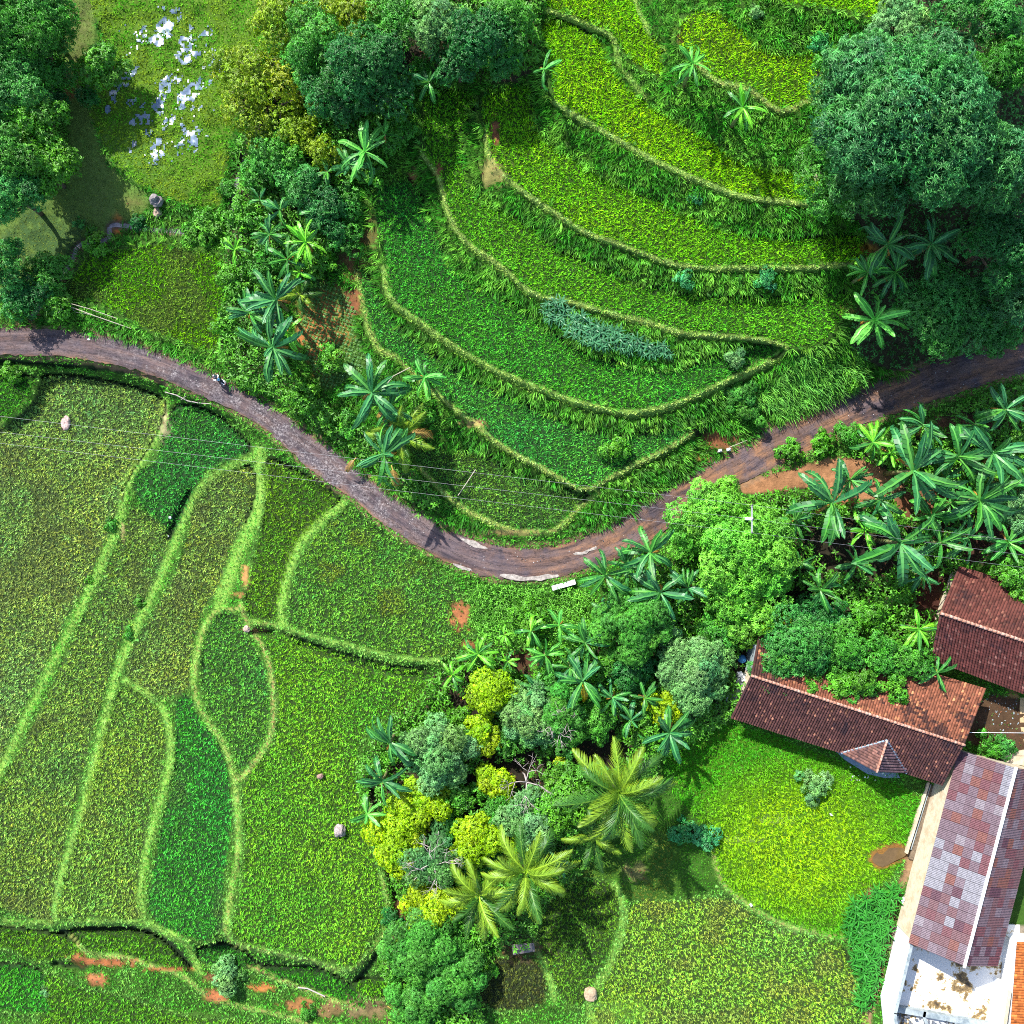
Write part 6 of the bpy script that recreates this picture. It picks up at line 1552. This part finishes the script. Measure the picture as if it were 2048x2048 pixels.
def wire(a, b, sag, label, group, rad=.008, mat=M_METAL):
    pts = [a.lerp(b, t / 24) - Vector((0, 0, sag * 4 * (t / 24) * (1 - t / 24))) for t in range(25)]
    mb = MB(); mb.tube(pts, rad, 4); obj("power_wire", mb.mesh("power_wire", mat), label=label, cat="power wire", group=group)
wn_ = ("topmost", "middle", "lowest")
for i, (a, w_) in enumerate(zip([(-120, 818, 8.6), (-120, 850, 8.6), (-120, 872, 8.6)], wn_)): wire(INS[i], V(*a), 1.1, w_ + " of the three wires running left from the pole across the road", "power wires west of the pole")
for i, (a, w_) in enumerate(zip([(2140, 1096, 8.2), (2140, 1122, 8.2), (2140, 1147, 8.2)], wn_)): wire(INS[i], V(*a), 1.0, w_ + " of the three wires running right from the pole over the bananas", "power wires east of the pole")
wire(V(1936, 1465, 3.6), V(2140, 1467, 3.8), .05, "thin white cable from the long house to the right edge over the wet yard", None, .022, M_WP)

# ------------------------------------------------------------------ motorbike and rider
# local axes: +x forward, z up; front points to the upper left of the picture
hd = math.radians(180 - 36)
mz = float(zroad(438)) + .05
MBK = root("motorbike", 441, 760, "small dark motorbike being ridden up the road, left of the bananas", "motorbike", z=mz); MBK.rotation_euler = (0, 0, hd)
M_TYRE = m_plain("tyre_rubber", (.02, .02, .02), .85, 9); M_BLK = m_plain("black_paint", (.015, .017, .03), .3, 9, spec=.6); M_NAVY = m_plain("navy_paint", (.015, .03, .12), .3, 9, spec=.6); M_SEAT = m_plain("black_seat", (.02, .02, .03), .6, 9)
def ring(mb, c, R_, r_, n=20, m=6):
    v_ = []; f_ = []
    for i in range(n):
        a = 2 * math.pi * i / n
        for k in range(m):
            b = 2 * math.pi * k / m; q = R_ + r_ * math.cos(b); v_.append((c[0] + q * math.cos(a), c[1] + r_ * math.sin(b), c[2] + q * math.sin(a)))
    for i in range(n):
        for k in range(m): f_.append((i * m + k, i * m + (k + 1) % m, ((i + 1) % n) * m + (k + 1) % m, ((i + 1) % n) * m + k))
    mb.add(v_, f_)
for x in (.63, -.62):
    mb = MB(); ring(mb, (x, 0, .29), .24, .05); w = obj("wheel", mb.mesh("wheel", M_TYRE, True), MBK)
    mb = MB(); ring(mb, (x, 0, .29), .19, .02, 16, 4)
    for k in range(6): a = k * math.pi / 3; mb.tube([(x, 0, .29), (x + .19 * math.cos(a), 0, .29 + .19 * math.sin(a))], .012, 4)
    mb.tube([(x, -.06, .29), (x, .06, .29)], .04, 8); obj("rim", mb.mesh("rim", M_METAL), w)
mb = MB(); mb.ball((.0, 0, .48), (.34, .13, .17), 12, 8); mb.ball((-.42, 0, .60), (.38, .14, .13), 12, 8); mb.ball((.36, 0, .62), (.12, .19, .28), 10, 8, Matrix.Rotation(-.35, 3, 'Y')); obj("body", mb.mesh("body", M_NAVY, True), MBK)
mb = MB(); mb.ball((-.28, 0, .77), (.40, .125, .06), 14, 6); obj("seat", mb.mesh("seat", M_SEAT, True), MBK)
mb = MB(); mb.ball((.60, 0, .47), (.24, .08, .05), 10, 6); obj("front_fender", mb.mesh("front_fender", M_NAVY, True), MBK)
mb = MB(); mb.ball((-.78, 0, .56), (.2, .08, .05), 10, 6); obj("rear_fender", mb.mesh("rear_fender", M_BLK, True), MBK)
mb = MB(); mb.tube([(.42, .33, .98), (.44, .12, 1.0), (.44, -.12, 1.0), (.42, -.33, .98)], .018, 6); mb.tube([(.44, 0, 1.0), (.60, 0, .35)], .035, 6); obj("handlebar", mb.mesh("handlebar", M_DARKMETAL), MBK)
for s in (-1, 1):
    mb = MB(); mb.tube([(.44, s * .24, 1.0), (.47, s * .30, 1.16)], .008, 4); mb.ball((.47, s * .32, 1.18), (.02, .06, .04), 8, 5); obj("mirror", mb.mesh("mirror", M_METAL, True), MBK)
mb = MB(); mb.ball((.54, 0, .86), (.07, .10, .08), 10, 6); obj("headlight", mb.mesh("headlight", M_WP, True), MBK)
mb = MB(); mb.tube([(-.45, .13, .80), (-.80, .12, .84), (-.86, 0, .84), (-.80, -.12, .84), (-.45, -.13, .80)], .022, 6); obj("grab_rail", mb.mesh("grab_rail", M_WP), MBK)
mb = MB(); mb.tube([(.0, -.16, .3), (-.4, -.18, .32), (-.72, -.18, .42)], [.03, .04, .05], 8); obj("exhaust", mb.mesh("exhaust", M_METAL, True), MBK)
mb = MB(); mb.ball((-.86, 0, .68), (.03, .07, .04), 8, 5); obj("tail_light", mb.mesh("tail_light", m_plain("red_lens", (.4, .02, .02), .3, 9), True), MBK)
# rider: one skinned body, clothes and helmet as parts
PR = root("person", 441, 760, "rider in white and blue shirt, black trousers and dark helmet sitting on the motorbike", "person", z=mz); PR.rotation_euler = (0, 0, hd)
def skin(name, verts, edges, mat, par, sub=2):
    me = bpy.data.meshes.new(name); me.from_pydata([v_[:3] for v_ in verts], edges, []); o = obj(name, me, par); me.materials.append(mat)
    md = o.modifiers.new("skin", 'SKIN'); sv = me.skin_vertices[0].data
    for i, v_ in enumerate(verts): rr_ = v_[3]; sv[i].radius = (rr_, rr_ if len(v_) < 5 else v_[4]); sv[i].use_root = (i == 0)
    s_ = o.modifiers.new("sub", 'SUBSURF'); s_.levels = sub; s_.render_levels = sub
    return o
M_SKIN = m_plain("skin", (.36, .19, .12), .55, 12, .92, 1.08); M_SHIRT = m_plain("white_shirt", (.72, .75, .78), .85, 10); M_TROU = m_plain("black_trousers", (.02, .02, .03), .85, 10)
bv = [(-.16, 0, .86, .15), (-.15, 0, 1.02, .14), (-.10, 0, 1.20, .16), (-.05, 0, 1.34, .13), (-.02, 0, 1.42, .06), (.02, 0, 1.52, .075), (.03, 0, 1.62, .095)]
be = [(i, i + 1) for i in range(6)]
hands = []
for s in (-1, 1):
    k = len(bv); bv += [(-.06, s * .19, 1.36, .065), (.06, s * .30, 1.17, .045), (.30, s * .31, 1.05, .036), (.40, s * .28, 1.02, .034)]; be += [(3, k), (k, k + 1), (k + 1, k + 2), (k + 2, k + 3)]
    for f_ in range(4):
        q = len(bv); y_ = s * (.25 + .026 * f_); bv += [(.435, y_, 1.025, .0095), (.46, y_, 1.0, .009), (.45, y_, .972, .008)]; be += [(k + 3, q), (q, q + 1), (q + 1, q + 2)]
    q = len(bv); bv += [(.40, s * .235, .995, .011), (.425, s * .225, .975, .009)]; be += [(k + 3, q), (q, q + 1)]
for s in (-1, 1):
    k = len(bv); bv += [(-.12, s * .09, .84, .095), (.22, s * .17, .80, .075), (.28, s * .18, .72, .06), (.12, s * .18, .38, .042), (.12, s * .18, .32, .04), (.27, s * .19, .29, .035)]; be += [(0, k)] + [(k + i, k + i + 1) for i in range(5)]
skin("body", bv, be, M_SKIN, PR, 2)
cv = [(-.16, 0, .90, .165), (-.15, 0, 1.03, .155), (-.10, 0, 1.20, .175), (-.05, 0, 1.33, .15)]; ce = [(0, 1), (1, 2), (2, 3)]
for s in (-1, 1):
    k = len(cv); cv += [(-.06, s * .19, 1.36, .08), (.06, s * .30, 1.17, .062), (.26, s * .31, 1.065, .052)]; ce += [(3, k), (k, k + 1), (k + 1, k + 2)]
skin("shirt", cv, ce, M_SHIRT, PR, 2)
mb = MB(); mb.ball((-.20, 0, 1.18), (.10, .15, .20), 12, 8); obj("shirt_back_panel", mb.mesh("shirt_back_panel", m_plain("sky_blue_cloth", (.08, .35, .62), .8, 10), True), PR)
cv = [(-.15, 0, .85, .165)]; ce = []
for s in (-1, 1):
    k = len(cv); cv += [(-.10, s * .09, .84, .108), (.22, s * .17, .80, .086), (.28, s * .18, .72, .07), (.13, s * .18, .40, .058)]; ce += [(0, k)] + [(k + i, k + i + 1) for i in range(3)]
skin("trousers", cv, ce, M_TROU, PR, 2)
for s in (-1, 1):
    mb = MB(); mb.ball((.21, s * .185, .30), (.14, .05, .045), 10, 6); obj("shoe", mb.mesh("shoe", M_SEAT, True), PR)
mb = MB(); mb.ball((.01, 0, 1.64), (.155, .135, .14), 16, 10); hm = obj("helmet", mb.mesh("helmet", M_BLK, True), PR)
mb = MB(); mb.ball((.09, 0, 1.60), (.085, .11, .07), 12, 8); obj("visor", mb.mesh("visor", m_plain("smoked_visor", (.03, .03, .04), .15, 9, spec=.8), True), hm)
mb = MB(); mb.box((.135, 0, 1.545), (.02, .02, .035)); [mb.ball((.125, s * .035, 1.59), .013, 8, 6) for s in (-1, 1)]; mb.box((.128, 0, 1.51), (.012, .05, .01)); obj("face_features", mb.mesh("face_features", M_SKIN, True), PR)
